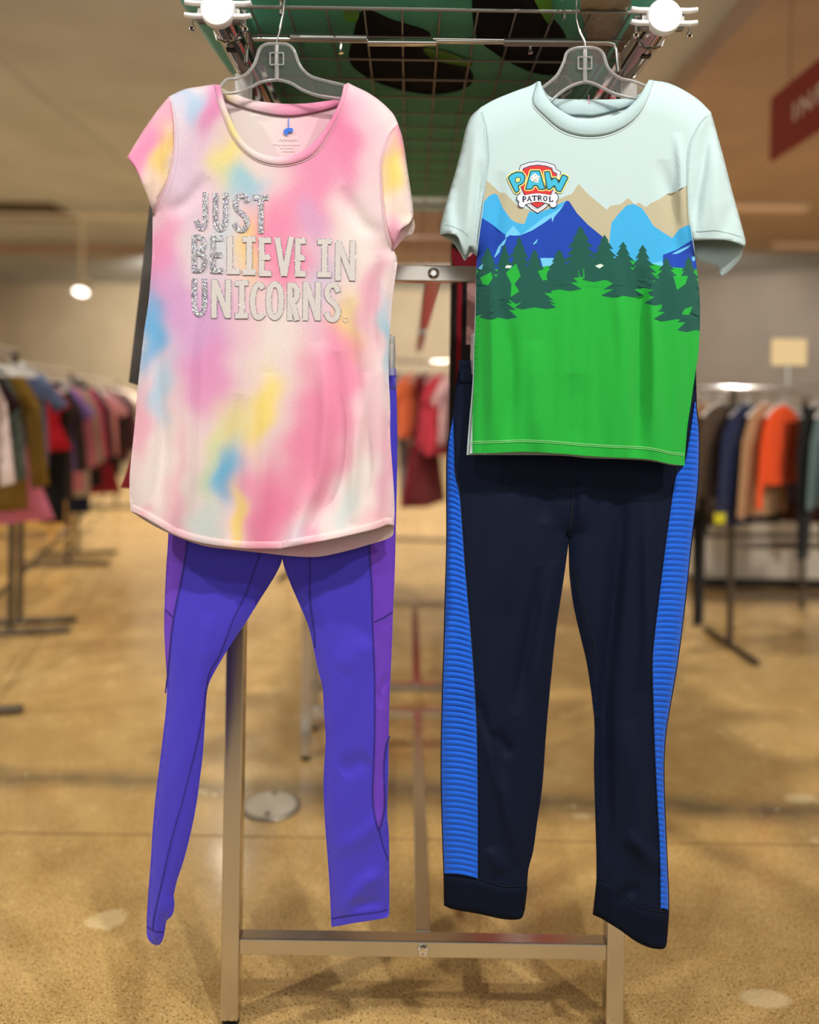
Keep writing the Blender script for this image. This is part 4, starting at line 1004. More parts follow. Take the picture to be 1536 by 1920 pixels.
def ribbed(outer, inner, y0, y1, slope, pitch):
    """stripe between two edges, quilted in horizontal ribs that bulge forward"""
    rows = int((y1 - y0) / pitch * 7); K = 9
    ys = np.linspace(y0, y1, rows)
    o = np.asarray(outer); i = np.asarray(inner)
    oo = o[np.argsort(o[:, 1])]; ii = i[np.argsort(i[:, 1])]
    xo = np.interp(ys, oo[:, 1], oo[:, 0]); xi = np.interp(ys, ii[:, 1], ii[:, 0])
    V = []; D = []
    rib = .0034 * np.sqrt(np.abs(np.sin(np.pi * (ys - y0) / pitch)))
    for k in range(K):
        s = k / (K - 1)
        x = xo * (1 - s) + xi * s
        V.append(np.stack([x, ys + slope * s * 9 - 3.0 * math.sin(math.pi * s) * (1 if slope > 0 else .5)], -1))
        D.append(.0012 + rib * (1 if 0 < k < K - 1 else .15))
    V = np.vstack(V); D = np.concatenate(D)
    F = [[k * rows + j, k * rows + j + 1, (k + 1) * rows + j + 1, (k + 1) * rows + j] for k in range(K - 1) for j in range(rows - 1)]
    d = JG_depth(V)
    return make('ribbed_side_stripe', P(V[:, 0], V[:, 1], ZJ - d - D), F, blue, jog)
JG_stL = catmull([(850, 781), (852, 840), (853, 880), (861, 915), (866, 971), (872, 1057), (881, 1160), (888, 1247), (893, 1333), (895, 1400), (896, 1508), (896, 1660)], n=4)
JG_stR = catmull([(1303, 755), (1292, 830), (1283, 874), (1268, 896), (1261, 936), (1249, 1022), (1236, 1126), (1228, 1195), (1224, 1247), (1226, 1333), (1228, 1399), (1233, 1508), (1238, 1611), (1239, 1725)], n=4)
ribbed(off(JG_outL, (1.5, 0)), JG_stL, 783, 1638, 1, 10.6)
ribbed(off(JG_outR, (-1.5, 0)), JG_stR, 757, 1706, -.3, 10.6)
cuffL_top = catmull([(832, 1640), (862, 1645), (896, 1650), (938, 1663), (965, 1665), (989, 1662)], n=4)
cuffR_top = catmull([(1119, 1650), (1142, 1656), (1172, 1680), (1200, 1703), (1238, 1712), (1254, 1710)], n=4)
cuffm = fabric('navy_rib_cuff', S(12, 19, 36), .14, 800, bump=.5, sheen=0); cuffm.node_tree.nodes['Principled BSDF'].inputs['Specular IOR Level'].default_value = .1
for top_, hem_ in ((cuffL_top, JG_hemL), (cuffR_top, JG_hemR)):
    poly = np.vstack([hem_, top_[::-1]])
    xy, f = fill(poly, 6)
    e = np.clip(np.minimum(dist(xy, top_), dist(xy, hem_)) / 8, 0, 1)
    make('ankle_cuff', P(xy[:, 0], xy[:, 1], ZJ - JG_depth(xy) - .0008 - .0035 * np.sqrt(e)), f[:, ::-1], cuffm, jog, solid=.001)
fs = Flat(ZJ, JG_depth)
fs.line(catmull([(1078, 860), (1076, 920), (1070, 980), (1067, 1006)], n=5), 1.2, .0012)
fs.line(catmull([(1068, 1050), (1085, 1100), (1100, 1150), (1115, 1210), (1128, 1260)], n=5), .8, .0012)
fs.line(JG_stL[3:], 1.2, .0016); fs.line(JG_stR[3:], 1.2, .0016); fs.line(off(cuffL_top, (0, -3)), .8, .0014); fs.line(off(cuffR_top, (0, -3)), .8, .0014)
fs.mb.build('seam_stitching', jin, jog)
xy, f = fill(np.vstack([off(JG_waist, (0, -14)), off(JG_waist, (0, 28))[::-1]]), 8)
make('waistband', P(xy[:, 0], xy[:, 1], ZJ - JG_depth(xy) - .002), f[:, ::-1], navy, jog, solid=.002)
# clip hangers that carry the trousers (mostly hidden by the shirts)
def clip_hanger(label, xl, xr, ybar, zc, hook_x):
    o = thing('clip_hanger', label, 'hanger', Pv(hook_x, ybar, zc))
    MB().tube([Pv(xl, ybar, zc), Pv(xr, ybar, zc)], .0038, 10).build('bar', M['clear'], o, True)
    MB().tube([Pv(hook_x, ybar, zc), Pv(hook_x, ybar - 60, zc), Pv(hook_x, ybar - 330, zc), Pv(hook_x + 6, ybar - 345, zc), Pv(hook_x + 12, ybar - 335, zc)], .0017, 8).build('hook', M['chrome'], o, True)
    for x in (xl, xr):
        c = MB()
        for sgn in (-1, 1):
            a = Pv(x, ybar - 12, zc + sgn * .006); b = Pv(x, ybar + 30, zc + sgn * .017); d = Pv(x, ybar + 62, zc + sgn * .0195)
            c.tube([a, b, d], [.0062, .0075, .0050], 10)
        c.build('clip', M['clear'], o, True)
    return o
clip_hanger('clear clip hanger with its clip showing at the leggings waistband', 345, 734, 642, ZP, 530)
clip_hanger('clear clip hanger behind the mountain shirt gripping the navy pants', 890, 1280, 640, ZJ, 1090)

# ------------------------------------------------------------------ generic hanging garments (seen further off)
def outline(kind, w, L):
    h = w / 2
    if kind == 'tee':  return [(.06, 0), (h * .9, -.04), (h + .09, -.17), (h + .03, -.21), (h - .005, -.15), (h + .01, -L), (0, -L - .008)]
    if kind == 'long': return [(.06, 0), (h * .9, -.04), (h + .04, -.16), (h + .075, -.46), (h + .02, -.475), (h - .01, -.18), (h + .005, -L), (0, -L - .008)]
    if kind == 'jacket': return [(.055, .015), (h * .9, -.035), (h + .06, -.16), (h + .10, -.50), (h + .03, -.52), (h - .005, -.19), (h + .02, -L), (0, -L - .01)]
    if kind == 'dress': return [(.07, 0), (h * .75, -.03), (h * .8, -.10), (h * .62, -.17), (h * .70, -.28), (h + .10, -L), (0, -L - .015)]
    if kind == 'peplum': return [(.06, 0), (h * .85, -.03), (h + .04, -.12), (h - .01, -.15), (h - .01, -.20), (h + .05, -L), (0, -L - .015)]
    if kind == 'pants': return [(h * .8, 0), (h, -.20), (h * .95, -L), (h * .32, -L), (.012, -.26)]
    if kind == 'vest': return [(.06, 0), (h * .8, -.03), (h * .78, -.12), (h, -.2), (h, -L), (0, -L - .008)]
_gm = {}
def garment_mesh(kind, w, L, thick):
    key = (kind, round(w, 2), round(L, 2), round(thick, 3))
    if key in _gm: return _gm[key]
    hf = outline(kind, w, L)
    right = np.vstack([np.linspace(a, b, max(2, int(np.hypot(b[0] - a[0], b[1] - a[1]) / .03) + 1))[:-1] for a, b in zip(hf[:-1], hf[1:])] + [[hf[-1]]])
    if kind == 'pants': poly = np.vstack([right, [(0, -.25)], (right * [-1, 1])[::-1], ])
    else: poly = np.vstack([right, (right * [-1, 1])[::-1][1:]])
    scale = 100
    xy, f = fill(poly * scale, 3.6); xy = xy / scale
    side = [right, right * [-1, 1]]
    a = np.minimum(dist(xy, right[:-4]), dist(xy, (right * [-1, 1])[:-4])); t = np.clip(a / .07, 0, 1)
    d = thick * np.sqrt(np.clip(1 - (1 - t) ** 2, 0, 1)) + .006 * np.sin(xy[:, 0] * 55 + 3 * np.sin(xy[:, 1] * 7)) * t
    V = np.vstack([np.stack([xy[:, 0], -d, xy[:, 1]], -1), np.stack([xy[:, 0], d, xy[:, 1]], -1)])
    F = np.vstack([f, f[:, ::-1] + len(xy)])
    me = bpy.data.meshes.new(kind)
    me.from_pydata(V.tolist(), [], F.tolist()); me.polygons.foreach_set('use_smooth', [True] * len(F))
    me.materials.append(None); me.update(); _gm[key] = me
    return me
NAMES = {'tee': 't_shirt', 'long': 'long_sleeved_top', 'jacket': 'jacket', 'dress': 'dress', 'peplum': 'ruffled_top', 'pants': 'pants', 'vest': 'vest'}
CATS = {'tee': 'shirt', 'long': 'top', 'jacket': 'jacket', 'dress': 'dress', 'peplum': 'top', 'pants': 'pants', 'vest': 'vest'}
hm = MB(); hm.tube([(-.17, 0, -.052), (-.09, 0, -.012), (0, 0, .012), (.09, 0, -.012), (.17, 0, -.052)], .005, 8)
hm.tube([(-.17, 0, -.052), (.17, 0, -.052)], .004, 8)
hm.tube([(0, 0, .012), (0, 0, .045), (.016, 0, .056), (.018, 0, .072), (.006, 0, .086), (-.010, 0, .084), (-.016, 0, .072)], .0022, 8)
M['hanger_white'] = plain('milky_plastic', S(225, 222, 220), .3)
_h = hm.build('hanger_source', M['hanger_white'], pivot=(0, 0, 0)); HM = _h.data; bpy.data.objects.remove(_h)
def hang(kind, w, L, rgb, x, y, rail_z, rot, label, group, thick=.022, hanger=None, extras=None):
    """garment + its own hanger on a rail at (x, y, rail_z)"""
    me = garment_mesh(kind, w, L, thick)
    o = bpy.data.objects.new(NAMES[kind], me); COL.objects.link(o)
    o.location = (x, y, rail_z - .078); o.rotation_euler = (0, 0, rot)
    o.material_slots[0].link = 'OBJECT'; o.material_slots[0].material = fab(*rgb)
    tag(o, label, CATS[kind], group)
    if hanger:
        q = bpy.data.objects.new('hanger', HM); COL.objects.link(q)
        q.location = (x, y, rail_z - .078); q.rotation_euler = (0, 0, rot)
        tag(q, 'white hanger of the ' + ' '.join(label.split()[:12]), 'hanger', hanger[1])
    return o

def simple_rack(label, x0, y0, x1, y1, rail_z, foot=.26, ext=.03, mat='steel_dark'):
    t = thing('garment_rail', label, 'clothing rack', ((x0 + x1) / 2, (y0 + y1) / 2, 0), 'simple garment rails')
    d = Vector((x1 - x0, y1 - y0, 0)).normalized(); n = Vector((-d.y, d.x, 0))
    MB().tube([Vector((x0, y0, rail_z)) - d * ext, Vector((x1, y1, rail_z)) + d * .03], .0125, 14).build('rail', M['chrome'], t, True)
    for (x, y) in ((x0, y0), (x1, y1)):
        c = Vector((x, y, 0))
        MB().tube([c + Vector((0, 0, .03)), c + Vector((0, 0, rail_z))], .0155, 12).build('post', M[mat], t, True)
        MB().tube([c - n * foot + Vector((0, 0, .016)), c + n * foot + Vector((0, 0, .016))], .015, 12).build('foot_bar', M[mat], t, True)
    MB().tube([Vector((x0, y0, .24)), Vector((x1, y1, .24))], .011, 10).build('lower_bar', M[mat], t, True)
    return t

# left aisle: three rails in one line, garments facing along it
def LX(z): return -1.668 - .24 * (z - 3.1)
LR = -math.atan(.24) * -1
simple_rack('dark garment rail nearest the left edge of the picture', LX(2.85), 2.85, LX(3.82), 3.82, 1.33)
simple_rack('garment rail in the middle of the left row, with the red ruffled top', LX(4.0), 4.0, LX(5.35), 5.35, 1.265)
simple_rack('farthest garment rail of the left row', LX(5.7), 5.7, LX(8.0), 8.0, 1.235)
LG_ = 'garments on the left rails'
HG = ('white plastic hanger on the left garment rails', 'white hangers on the left rails')
left = [('long', .20, .44, (236, 214, 212), 3.08, 'cream pink long sleeved top first on the near left rail'),
        ('tee', .18, .40, (60, 40, 48), 3.16, 'dark plum t-shirt second on the near left rail'),
        ('long', .22, .46, (112, 128, 124), 3.24, 'grey green long sleeved top on the near left rail'),
        ('jacket', .29, .60, (138, 106, 40), 3.36, 'mustard gold hooded jacket on the near left rail'),
        ('dress', .30, .66, (228, 128, 158), 3.46, 'pink dress hanging just behind the mustard jacket'),
        ('tee', .38, .45, (96, 112, 150), 3.58, 'slate blue t-shirt between the mustard jacket and the red top'),
        ('tee', .34, .40, (232, 150, 176), 3.70, 'light pink t-shirt at the far end of the near left rail'),
        ('peplum', .34, .34, (196, 24, 48), 4.06, 'bright red ruffled top on the left rail'),
        ('pants', .36, .72, (18, 18, 22), 4.16, 'black pants hanging behind the red ruffled top'),
        ('long', .38, .62, (70, 62, 62), 4.28, 'charcoal long sleeved top behind the black pants'),
        ('tee', .38, .48, (150, 120, 200), 4.42, 'lilac t-shirt on the left rail'),
        ('long', .40, .60, (226, 140, 160), 4.56, 'rose pink long sleeved top beside the beige one'),
        ('long', .42, .66, (186, 174, 160), 4.74, 'beige long sleeved top on the left rail'),
        ('pants', .40, .78, (30, 34, 60), 4.90, 'navy pants behind the beige top'),
        ('long', .40, .52, (236, 112, 152), 5.06, 'hot pink long sleeved top near the end of the middle left rail'),
        ('jacket', .40, .66, (40, 38, 42), 5.22, 'black jacket last on the middle left rail'),
        ('dress', .36, .74, (150, 36, 52), 5.80, 'maroon dress first on the farthest left rail'),
        ('tee', .42, .50, (240, 180, 196), 6.05, 'blush pink t-shirt on the farthest left rail'),
        ('long', .42, .66, (40, 36, 40), 6.35, 'dark grey top on the farthest left rail'),
        ('jacket', .42, .60, (90, 44, 56), 6.75, 'wine red jacket on the farthest left rail'),
        ('long', .42, .60, (120, 110, 112), 7.2, 'mid grey top on the farthest left rail'),
        ('tee', .44, .55, (222, 206, 200), 7.7, 'off white t-shirt at the far end of the left rails')]
for kind, w, L, rgb, z, lab in left:
    hang(kind, w, L, rgb, LX(z), z, 1.33 if z < 3.9 else (1.265 if z < 5.5 else 1.235), LR + random.uniform(-.03, .03), lab, LG_, hanger=HG, thick=.026)
# low tan crate and pale boxes standing beyond the left rails
def crate(label, x, y, w, d, h, m, n=4):
    t = thing('display_crate', label, 'crate', (x, y, 0))
    for sx in (-1, 1):
        for sy in (-1, 1):
            MB().box(x + sx * w / 2 - .02, x + sx * w / 2 + .02, y + sy * d / 2 - .02, y + sy * d / 2 + .02, 0, h, .003).build('corner_post', m, t)
    for k in range(n):
        z0 = .06 + (h - .08) * k / n
        for sy in (-1, 1): MB().box(x - w / 2, x + w / 2, y + sy * (d / 2 + .022) - .008, y + sy * (d / 2 + .022) + .008, z0, z0 + (h - .1) / n * .72, .002).build('slat', m, t)
        for sx in (-1, 1): MB().box(x + sx * (w / 2 + .022) - .008, x + sx * (w / 2 + .022) + .008, y - d / 2, y + d / 2, z0, z0 + (h - .1) / n * .72, .002).build('slat', m, t)
    return t
tanw = mat_wall('tan_wood', S(206, 164, 92), .6)
crate('tan slatted wooden crate on the floor beyond the left rails', -2.95, 6.5, .42, .36, .50, tanw)

# right aisle rail: garments turned half sideways
RZ_, RYR = 1.205, 3.92
rr_ = simple_rack('dark garment rail at the right edge with the orange top', 1.50, 3.80, 2.45, 3.86, RZ_, ext=.24)
tr = thing('garment_rail', 'lower dark garment rail crossing behind the right edge rail', 'clothing rack', (2.0, 4.55, 0), 'simple garment rails')
MB().tube([(1.25, 4.5, 1.17), (2.75, 4.6, 1.17)], .0125, 12).build('rail', M['chrome'], tr, True)
for x in (1.29, 2.20, 2.70): MB().tube([(x, 4.5 + (x - 1.25) * .067, .0), (x, 4.5 + (x - 1.25) * .067, 1.17)], .0155, 12).build('post', M['steel_dark'], tr, True)
MB().tube([(1.29, 4.5, .40), (2.70, 4.6, .40)], .012, 10).build('lower_bar', M['steel_dark'], tr, True)
MB().tube([(1.50, 3.80, .475), (2.45, 3.86, .475)], .014, 10).build('lower_bar', M['steel_dark'], rr_, True)
RG = 'garments on the right rail'
HGR = ('white plastic hanger on the right garment rail', 'white hangers on the right rail')
right = [('pants', .30, 1.04, (12, 12, 14), 1.30, 3.80, 'long black pants at the left end of the right rail', 1.05),
         ('jacket', .36, .36, (146, 104, 62), 1.37, 3.80, 'tan jacket beside the long black pants', 1.05),
         ('long', .34, .42, (84, 66, 52), 1.44, 3.80, 'dark brown plaid top next to the tan jacket', 1.0),
         ('jacket', .36, .54, (26, 36, 74), 1.57, 3.81, 'navy jacket with yellow cuffs on the right rail', .75),
         ('jacket', .30, .50, (178, 138, 102), 1.65, 3.82, 'beige plaid jacket under the orange top', .5),
         ('long', .34, .36, (246, 84, 26), 1.735, 3.74, 'vivid orange long sleeved top on the right rail', .25),
         ('pants', .40, .70, (14, 14, 16), 1.90, 3.93, 'black pants hanging right of the orange top', .3),
         ('long', .34, .46, (96, 120, 124), 1.965, 3.84, 'grey teal top between the orange and coral tops', .9),
         ('long', .30, .36, (226, 58, 50), 2.03, 3.78, 'coral red top at the right edge of the picture', .35),
         ('tee', .30, .50, (196, 172, 92), 2.13, 3.84, 'yellow patterned t-shirt at the right edge', .5),
         ('pants', .40, .68, (20, 18, 22), 2.21, 3.95, 'black pants hanging beyond the yellow t-shirt', .2)]
for kind, w, L, rgb, x, y, lab, rot in right:
    o_ = hang(kind, w, L, rgb, x, 3.80 + (x - 1.5) * .063, RZ_, .72, lab, RG, hanger=HGR, thick=.015)
    if 'yellow cuffs' in lab:
        for sx_ in (-1, 1):
            V = [(sx_ * (w / 2 + .065 + .036 * math.cos(a)), .020 * math.sin(a), zz) for zz in (-.525, -.478) for a in np.linspace(0, 2 * math.pi, 13)[:-1]]
            cf = bpy.data.meshes.new('cuff'); cf.from_pydata(V, [], [[i, (i + 1) % 12, 12 + (i + 1) % 12, 12 + i] for i in range(12)]); cf.materials.append(fab(214, 206, 40))
            co = bpy.data.objects.new('cuff', cf); COL.objects.link(co); co.parent = o_; co['label'] = 'bright yellow cuff'
for kind, w, L, rgb, x, lab in [('dress', .34, .64, (10, 10, 12), 1.42, 'black dress at the left of the lower right rail'), ('jacket', .40, .62, (74, 60, 54), 1.56, 'grey brown jacket above the long black dress'),
                               ('long', .4, .6, (34, 30, 34), 1.86, 'black long sleeved top on the lower right rail'), ('long', .4, .6, (70, 40, 40), 2.10, 'dark maroon top on the lower right rail'), ('pants', .4, .6, (12, 12, 14), 2.40, 'black pants at the far right of the lower rail')]:
    hang(kind, w, L, rgb, x, 4.5 + (x - 1.25) * .067, 1.17, -.9, lab, 'garments on the lower right rail', hanger=('white plastic hanger on the lower right rail', 'white hangers on the lower right rail'), thick=.035)
# paper sign card on a stem above the right rail
cd = thing('sign_card', 'blank cream card on a short stem above the right rail', 'sign', tuple(Pv(1480, 715, 3.83)))
a_, b_ = Pv(1447, 635, 3.83), Pv(1512, 686, 3.83)
MB().box(a_.x, b_.x, 3.826, 3.834, b_.z, a_.z, .002).build('card', plain('cream_card', S(248, 226, 176), .8), cd)
MB().tube([((a_.x + b_.x) / 2, 3.84, RZ_), ((a_.x + b_.x) / 2, 3.84, a_.z - .02)], .004, 8).build('stem', M['chrome'], cd, True)
# white low plinth behind the right rails
pl = thing('display_plinth', 'low white plinth on the floor behind the right rails', 'plinth', (2.45, 5.3, 0))
MB().box(1.75, 3.4, 5.0, 5.6, .06, .42, .01).build('body', M['white'], pl)
MB().box(1.72, 3.43, 4.97, 5.63, .42, .46, .005).build('top', M['white'], pl)
MB().box(1.80, 3.35, 5.05, 5.55, 0, .06).build('kick_board', M['black'], pl)

# garments hanging along the front rack's own tubes (mostly hidden behind the two outfits)
FG = 'garments along the front rack tubes'
FH = ('white plastic hanger on the front rack tubes', 'white hangers on the front rack tubes')
def onfront(kind, w, L, rgb, x, y, lab, drop=0, rot=0.0):
    return hang(kind, w, L, rgb, x, y, TZ + .021 - drop, rot, lab, FG, hanger=None, thick=.02)
for i_, args in enumerate([('long', .32, .60, (66, 62, 60), RX0 - .004, 1.60, 'charcoal heathered long sleeved top behind the tie-dye shirt'),
             ('dress', .33, .74, (128, 22, 34), RX0 - .014, 1.68, 'dark red dress behind the charcoal top'),
             ('pants', .36, .74, (24, 24, 30), RX0, 1.76, 'black pants behind the dark red dress'),
             ('vest', .36, .44, (216, 168, 170), RX1 - .10, 1.60, 'dusty pink vest behind the mountain shirt'),
             ('vest', .37, .62, (20, 18, 22), RX1 - .10, 1.68, 'black vest behind the dusty pink vest'),
             ('vest', .38, .52, (196, 40, 60), RX1 - .10, 1.76, 'red vest behind the black vest'),
             ('vest', .44, .70, (58, 54, 52), RX1 - .08, 1.86, 'dark grey vest farther along the right tube')]):
    o_ = onfront(*args)
    if i_ == 0: o_.scale = (1, 1, 1.14)
    q = bpy.data.objects.new('hanger', HM); COL.objects.link(q); q.location = o_.location
    tag(q, 'white hanger of the ' + ' '.join(o_['label'].split()[:12]), 'hanger', FH[1])
# folded red cloth lying over the crossbar at the mountain shirt's sleeve
fc = MB()
pp = catmull([(846, 470), (851, 465), (858, 474), (870, 484), (884, 478), (893, 463), (910, 462), (912, 500), (880, 501), (852, 499)], True, 4)
xy, f = fill(pp, 6); A = P(xy[:, 0], xy[:, 1], 1.500); B = P(xy[:, 0], xy[:, 1], 1.514)
be = {(t[i], t[(i + 1) % 3]) for t in f for i in range(3)}; nV = len(xy)
fc.add(np.vstack([A, B]), [list(t) for t in f] + [[int(i) + nV for i in t[::-1]] for t in f] + [[a, b, b + nV, a + nV] for a, b in be if (b, a) not in be])
tag(fc.build('folded_cloth', M['redhem']), 'scrap of crimson cloth lying on the rack crossbar by the pale sleeve', 'cloth')

# second rack's garments and the cross rail seen through the gap
SG = 'garments on the second rack tubes'
for kind, w, L, rgb, x, y, lab in [('long', .30, .6, (90, 90, 96), RX0 - .02, 2.95, 'grey long sleeved top on the second rack, left tube'), ('dress', .28, .8, (220, 190, 190), RX0 - .02, 3.15, 'pale pink dress on the second rack, left tube'),
                                  ('tee', .28, .62, (226, 90, 90), RX1 + .04, 2.95, 'coral t-shirt on the second rack, right tube'), ('long', .30, .8, (96, 24, 34), RX1 + .04, 3.15, 'maroon top on the second rack, right tube'), ('dress', .28, .95, (200, 60, 84), RX1 + .04, 3.4, 'rose red dress on the second rack, right tube')]:
    hang(kind, w, L, rgb, x, y, TZ + .021, random.uniform(-.1, .1), lab, SG, hanger=('white plastic hanger on the second rack tubes', 'white hangers on the second rack'))
simple_rack('garment rail crossing the gap between the two outfits', -.75, 5.25, 1.05, 5.05, 1.36)
CG = 'garments on the cross rail in the gap'
for kind, w, L, rgb, x, lab in [('long', .36, .62, (52, 50, 54), -.20, 'charcoal top at the left side of the gap'), ('pants', .30, .80, (150, 146, 150), -.08, 'silver grey pants in the gap between the outfits'), ('tee', .30, .40, (240, 122, 76), .02, 'orange t-shirt in the gap between the outfits'),
                               ('dress', .28, .82, (112, 24, 36), .10, 'dark red dress in the gap between the outfits'), ('long', .32, .50, (206, 64, 84), .20, 'crimson top at the right side of the gap'), ('tee', .34, .44, (236, 190, 196), .29, 'pale pink t-shirt at the right side of the gap'),
                               ('long', .36, .85, (60, 34, 30), .38, 'dark brown coat at the right side of the gap'), ('dress', .34, .9, (180, 40, 50), .50, 'red dress beside the dark brown coat'), ('long', .4, .8, (200, 170, 180), -.40, 'mauve top behind the tie-dye shirt on the cross rail')]:
    hang(kind, w, L, rgb, x, 5.165 - .111 * x, 1.36, .9, lab, CG, hanger=('white plastic hanger on the cross rail in the gap', 'white hangers on the cross rail'), thick=.025)

# ------------------------------------------------------------------ things on the wire grids
def pillow_shape(xs, ys, ht, z0, bulge_under=.0):
    n, m = len(xs), len(ys)
    return None
cu = thing('floor_cushion', 'big teal cushion with black patches lying on the front wire grid', 'cushion', (RXC, 2.0, GZ + .01))
pts = catmull([(RX0 - .06, 1.36), (RXC, 1.27), (RX1 + .00, 1.32), (RX1 + .03, 1.6), (RX1 + .03, 2.3), (RX1 - .05, 2.66), (RXC, 2.70), (RX0 + .02, 2.66), (RX0 - .05, 2.3), (RX0 - .08, 1.8), (RX0 - .095, 1.55)], True, 6)
xy, f = fill(pts * 100, 3.5); xy = xy / 100
ed = np.vstack([pts, pts[:1]]); t = np.clip(dist(xy, ed) / .14, 0, 1); pr = np.sqrt(1 - (1 - t) ** 2)
zb = GZ + .060 - .054 * pr; zt = GZ + .060 + .10 * pr
V = np.vstack([np.c_[xy, zb], np.c_[xy, zt]]); F = np.vstack([f[:, ::-1], f + len(xy)])
teal = fabric('teal_plush', S(76, 164, 132), .14, 300, bump=.5, sheen=.3)
make('cushion_body', V, F, teal, cu)
def under(px, py):      # pixel on the cushion's underside plane -> x, y
    d = (CY - py) + ROLL * (px - CX); z = FPX * (GZ + .006 - CAM_H) / d
    return (((px - CX) - ROLL * (CY - py)) * z / FPX, z)
def patch(name, ring, mat, lift):
    p2 = np.array([under(a, b) for a, b in catmull(ring, True, 5)])
    xy, f = fill(p2 * 100, 3.0); xy = xy / 100
    tt = np.clip(dist(xy, ed) / .14, 0, 1)
    z = GZ + .060 - .054 * np.sqrt(1 - (1 - tt) ** 2) - lift
    zu = z + .0008
    e2 = {(t[i], t[(i + 1) % 3]) for t in f for i in range(3)}; n = len(xy)
    make(name, np.vstack([np.c_[xy, z], np.c_[xy, zu]]), [list(t) for t in f] + [[int(i) + n for i in t[::-1]] for t in f] + [[a, b, b + n, a + n] for a, b in e2 if (b, a) not in e2], mat, cu)
blk = fabric('black_felt', (.004, .004, .005), .2, 400, sheen=0); lime = fabric('lime_felt', S(92, 150, 40), .1, 400)
patch('black_patch', [(680, 26), (740, 40), (805, 60), (800, 90), (850, 100), (882, 130), (885, 155), (850, 172), (800, 176), (740, 165), (690, 145), (656, 115), (662, 70)], blk, .0015)
patch('lime_patch', [(795, 88), (840, 95), (878, 112), (884, 122), (850, 118), (812, 108)], lime, .0028)
patch('black_patch', [(892, -10), (960, -14), (1040, 40), (1064, 78), (1062, 128), (1040, 140), (990, 132), (930, 100), (892, 62)], blk, .0015)
patch('lime_patch', [(985, -12), (1025, -8), (1038, 30), (1030, 45), (1005, 15)], lime, .0028)
patch('lime_patch', [(645, 27), (672, 28), (668, 42), (648, 40)], lime, .0015)
# clear bag with printed insert at the grid's right front corner
bg = thing('plastic_bag', 'crumpled printed plastic bag lying on the grid at its right corner', 'bag', (RX1 - .03, 1.45, GZ + .006))
pp = np.array([under(a, b) for a, b in ((1092, -12), (1180, -14), (1172, 30), (1150, 80), (1128, 120), (1108, 92), (1098, 50))]); pp = catmull(pp, True, 4)
xy, f = fill(pp * 100, 1.6); xy = xy / 100
V = np.c_[xy, GZ + .0040 + .0016 * np.sin(xy[:, 0] * 190 + xy[:, 1] * 70)]
make('bag_film', V, f, fabric('printed_film', S(150, 138, 112), .35, 120, rough=.3, grain=(1, 6, 1)), bg, solid=.0012)
# pale pink folded blankets on the second grid
for k, (y0, y1, c_) in enumerate(((2.83, 3.22, (236, 214, 212)), (3.26, 3.62, (226, 196, 198)), (3.66, 3.98, (240, 226, 222)))):
    bl = thing('folded_blanket', ('pale pink folded blanket on the second grid, nearest', 'dusty rose folded blanket on the second grid, middle', 'off white folded blanket on the second grid, farthest')[k], 'blanket', (RXC, (y0 + y1) / 2, GZ + .004))
    for j in range(3):
        MB().box(RX0 + .02 + .01 * j, RX1 - .02 - .008 * j, y0 + .01 * j, y1 - .006 * j, GZ + .004 + j * .034, GZ + .036 + j * .034, .014).build('fold', fab(*c_), bl, True)

# ------------------------------------------------------------------ signs, lamp, ceiling and floor fittings
sg = thing('hanging_sign', 'dark red hanging aisle sign with white letters at the right edge', 'sign', (1.84, 3.6, 2.42))
sx_, sy1, sy0 = 1.845, 4.25, 2.55
zt_, zb_ = CAM_H + 1.565, CAM_H + 1.235
red = plain('maroon_board', S(134, 34, 34), .6)
MB().box(sx_, sx_ + .02, sy0, sy1, zb_, zt_, .003).build('board', red, sg)
for y in (sy0 + .2, sy1 - .2): MB().tube([(sx_ + .01, y, zt_), (sx_ + .01, y, CEIL - .16)], .0025, 6).build('wire', M['steel_dark'], sg, True)
cu_ = bpy.data.curves.new('sign_text', 'FONT'); cu_.body = 'INFANT'; cu_.size = .125; cu_.extrude = .002; cu_.space_character = 1.35
to = bpy.data.objects.new('sign_text', cu_); COL.objects.link(to)
bpy.context.view_layer.update()
me = bpy.data.meshes.new_from_object(to.evaluated_get(bpy.context.evaluated_depsgraph_get()))
bpy.data.objects.remove(to)
# text reads from the far end towards the viewer on the board's left face
vv = np.array([v.co[:] for v in me.vertices]); fc_ = [list(p.vertices) for p in me.polygons]
W3 = np.stack([np.full(len(vv), sx_ - .003) - vv[:, 2], sy1 - .26 - vv[:, 0] * 1.3, zb_ + .12 + vv[:, 1]], -1)
me2 = make('lettering', W3, fc_, plain('sign_white', S(236, 226, 216), .6), sg, smooth=False)
bpy.data.meshes.remove(me)

def track_lamp(label, x, y, z, drop, lit=True):
    t = thing('track_lamp', label, 'lamp', (x, y, z), 'ceiling track lamps')
    MB().tube([(x, y, CEIL - .14), (x, y, z + drop)], .018, 12).build('stem', M['white'], t, True)
    hd = MB().disc((x, y, z), (0, -.5, -1), [(.03, -.14), (.075, -.12), (.09, -.02), (.095, .05), (.088, .05)], 24).build('lamp_head', M['white'], t, True)
    em, nt, b = newmat('lamp_lens'); b.inputs['Emission Color'].default_value = (1, .95, .85, 1); b.inputs['Emission Strength'].default_value = 6.0
    MB().disc((x, y, z), (0, -.5, -1), [(.086, .046), (.07, .056), (.0, .06)], 24).build('lens', em, hd, True)
    return t
lp = Pv(153, 541, 10.0)
track_lamp('lit white track lamp hanging from the ceiling beam at left', lp.x, lp.y, lp.z, .1)
tk = MB().box(lp.x - 1.6, lp.x + 2.2, lp.y - .03, lp.y + .03, CEIL - .16, CEIL - .12, .004).build('track_rail', M['white']); tag(tk, 'long white lamp track under the ceiling at left', 'track')
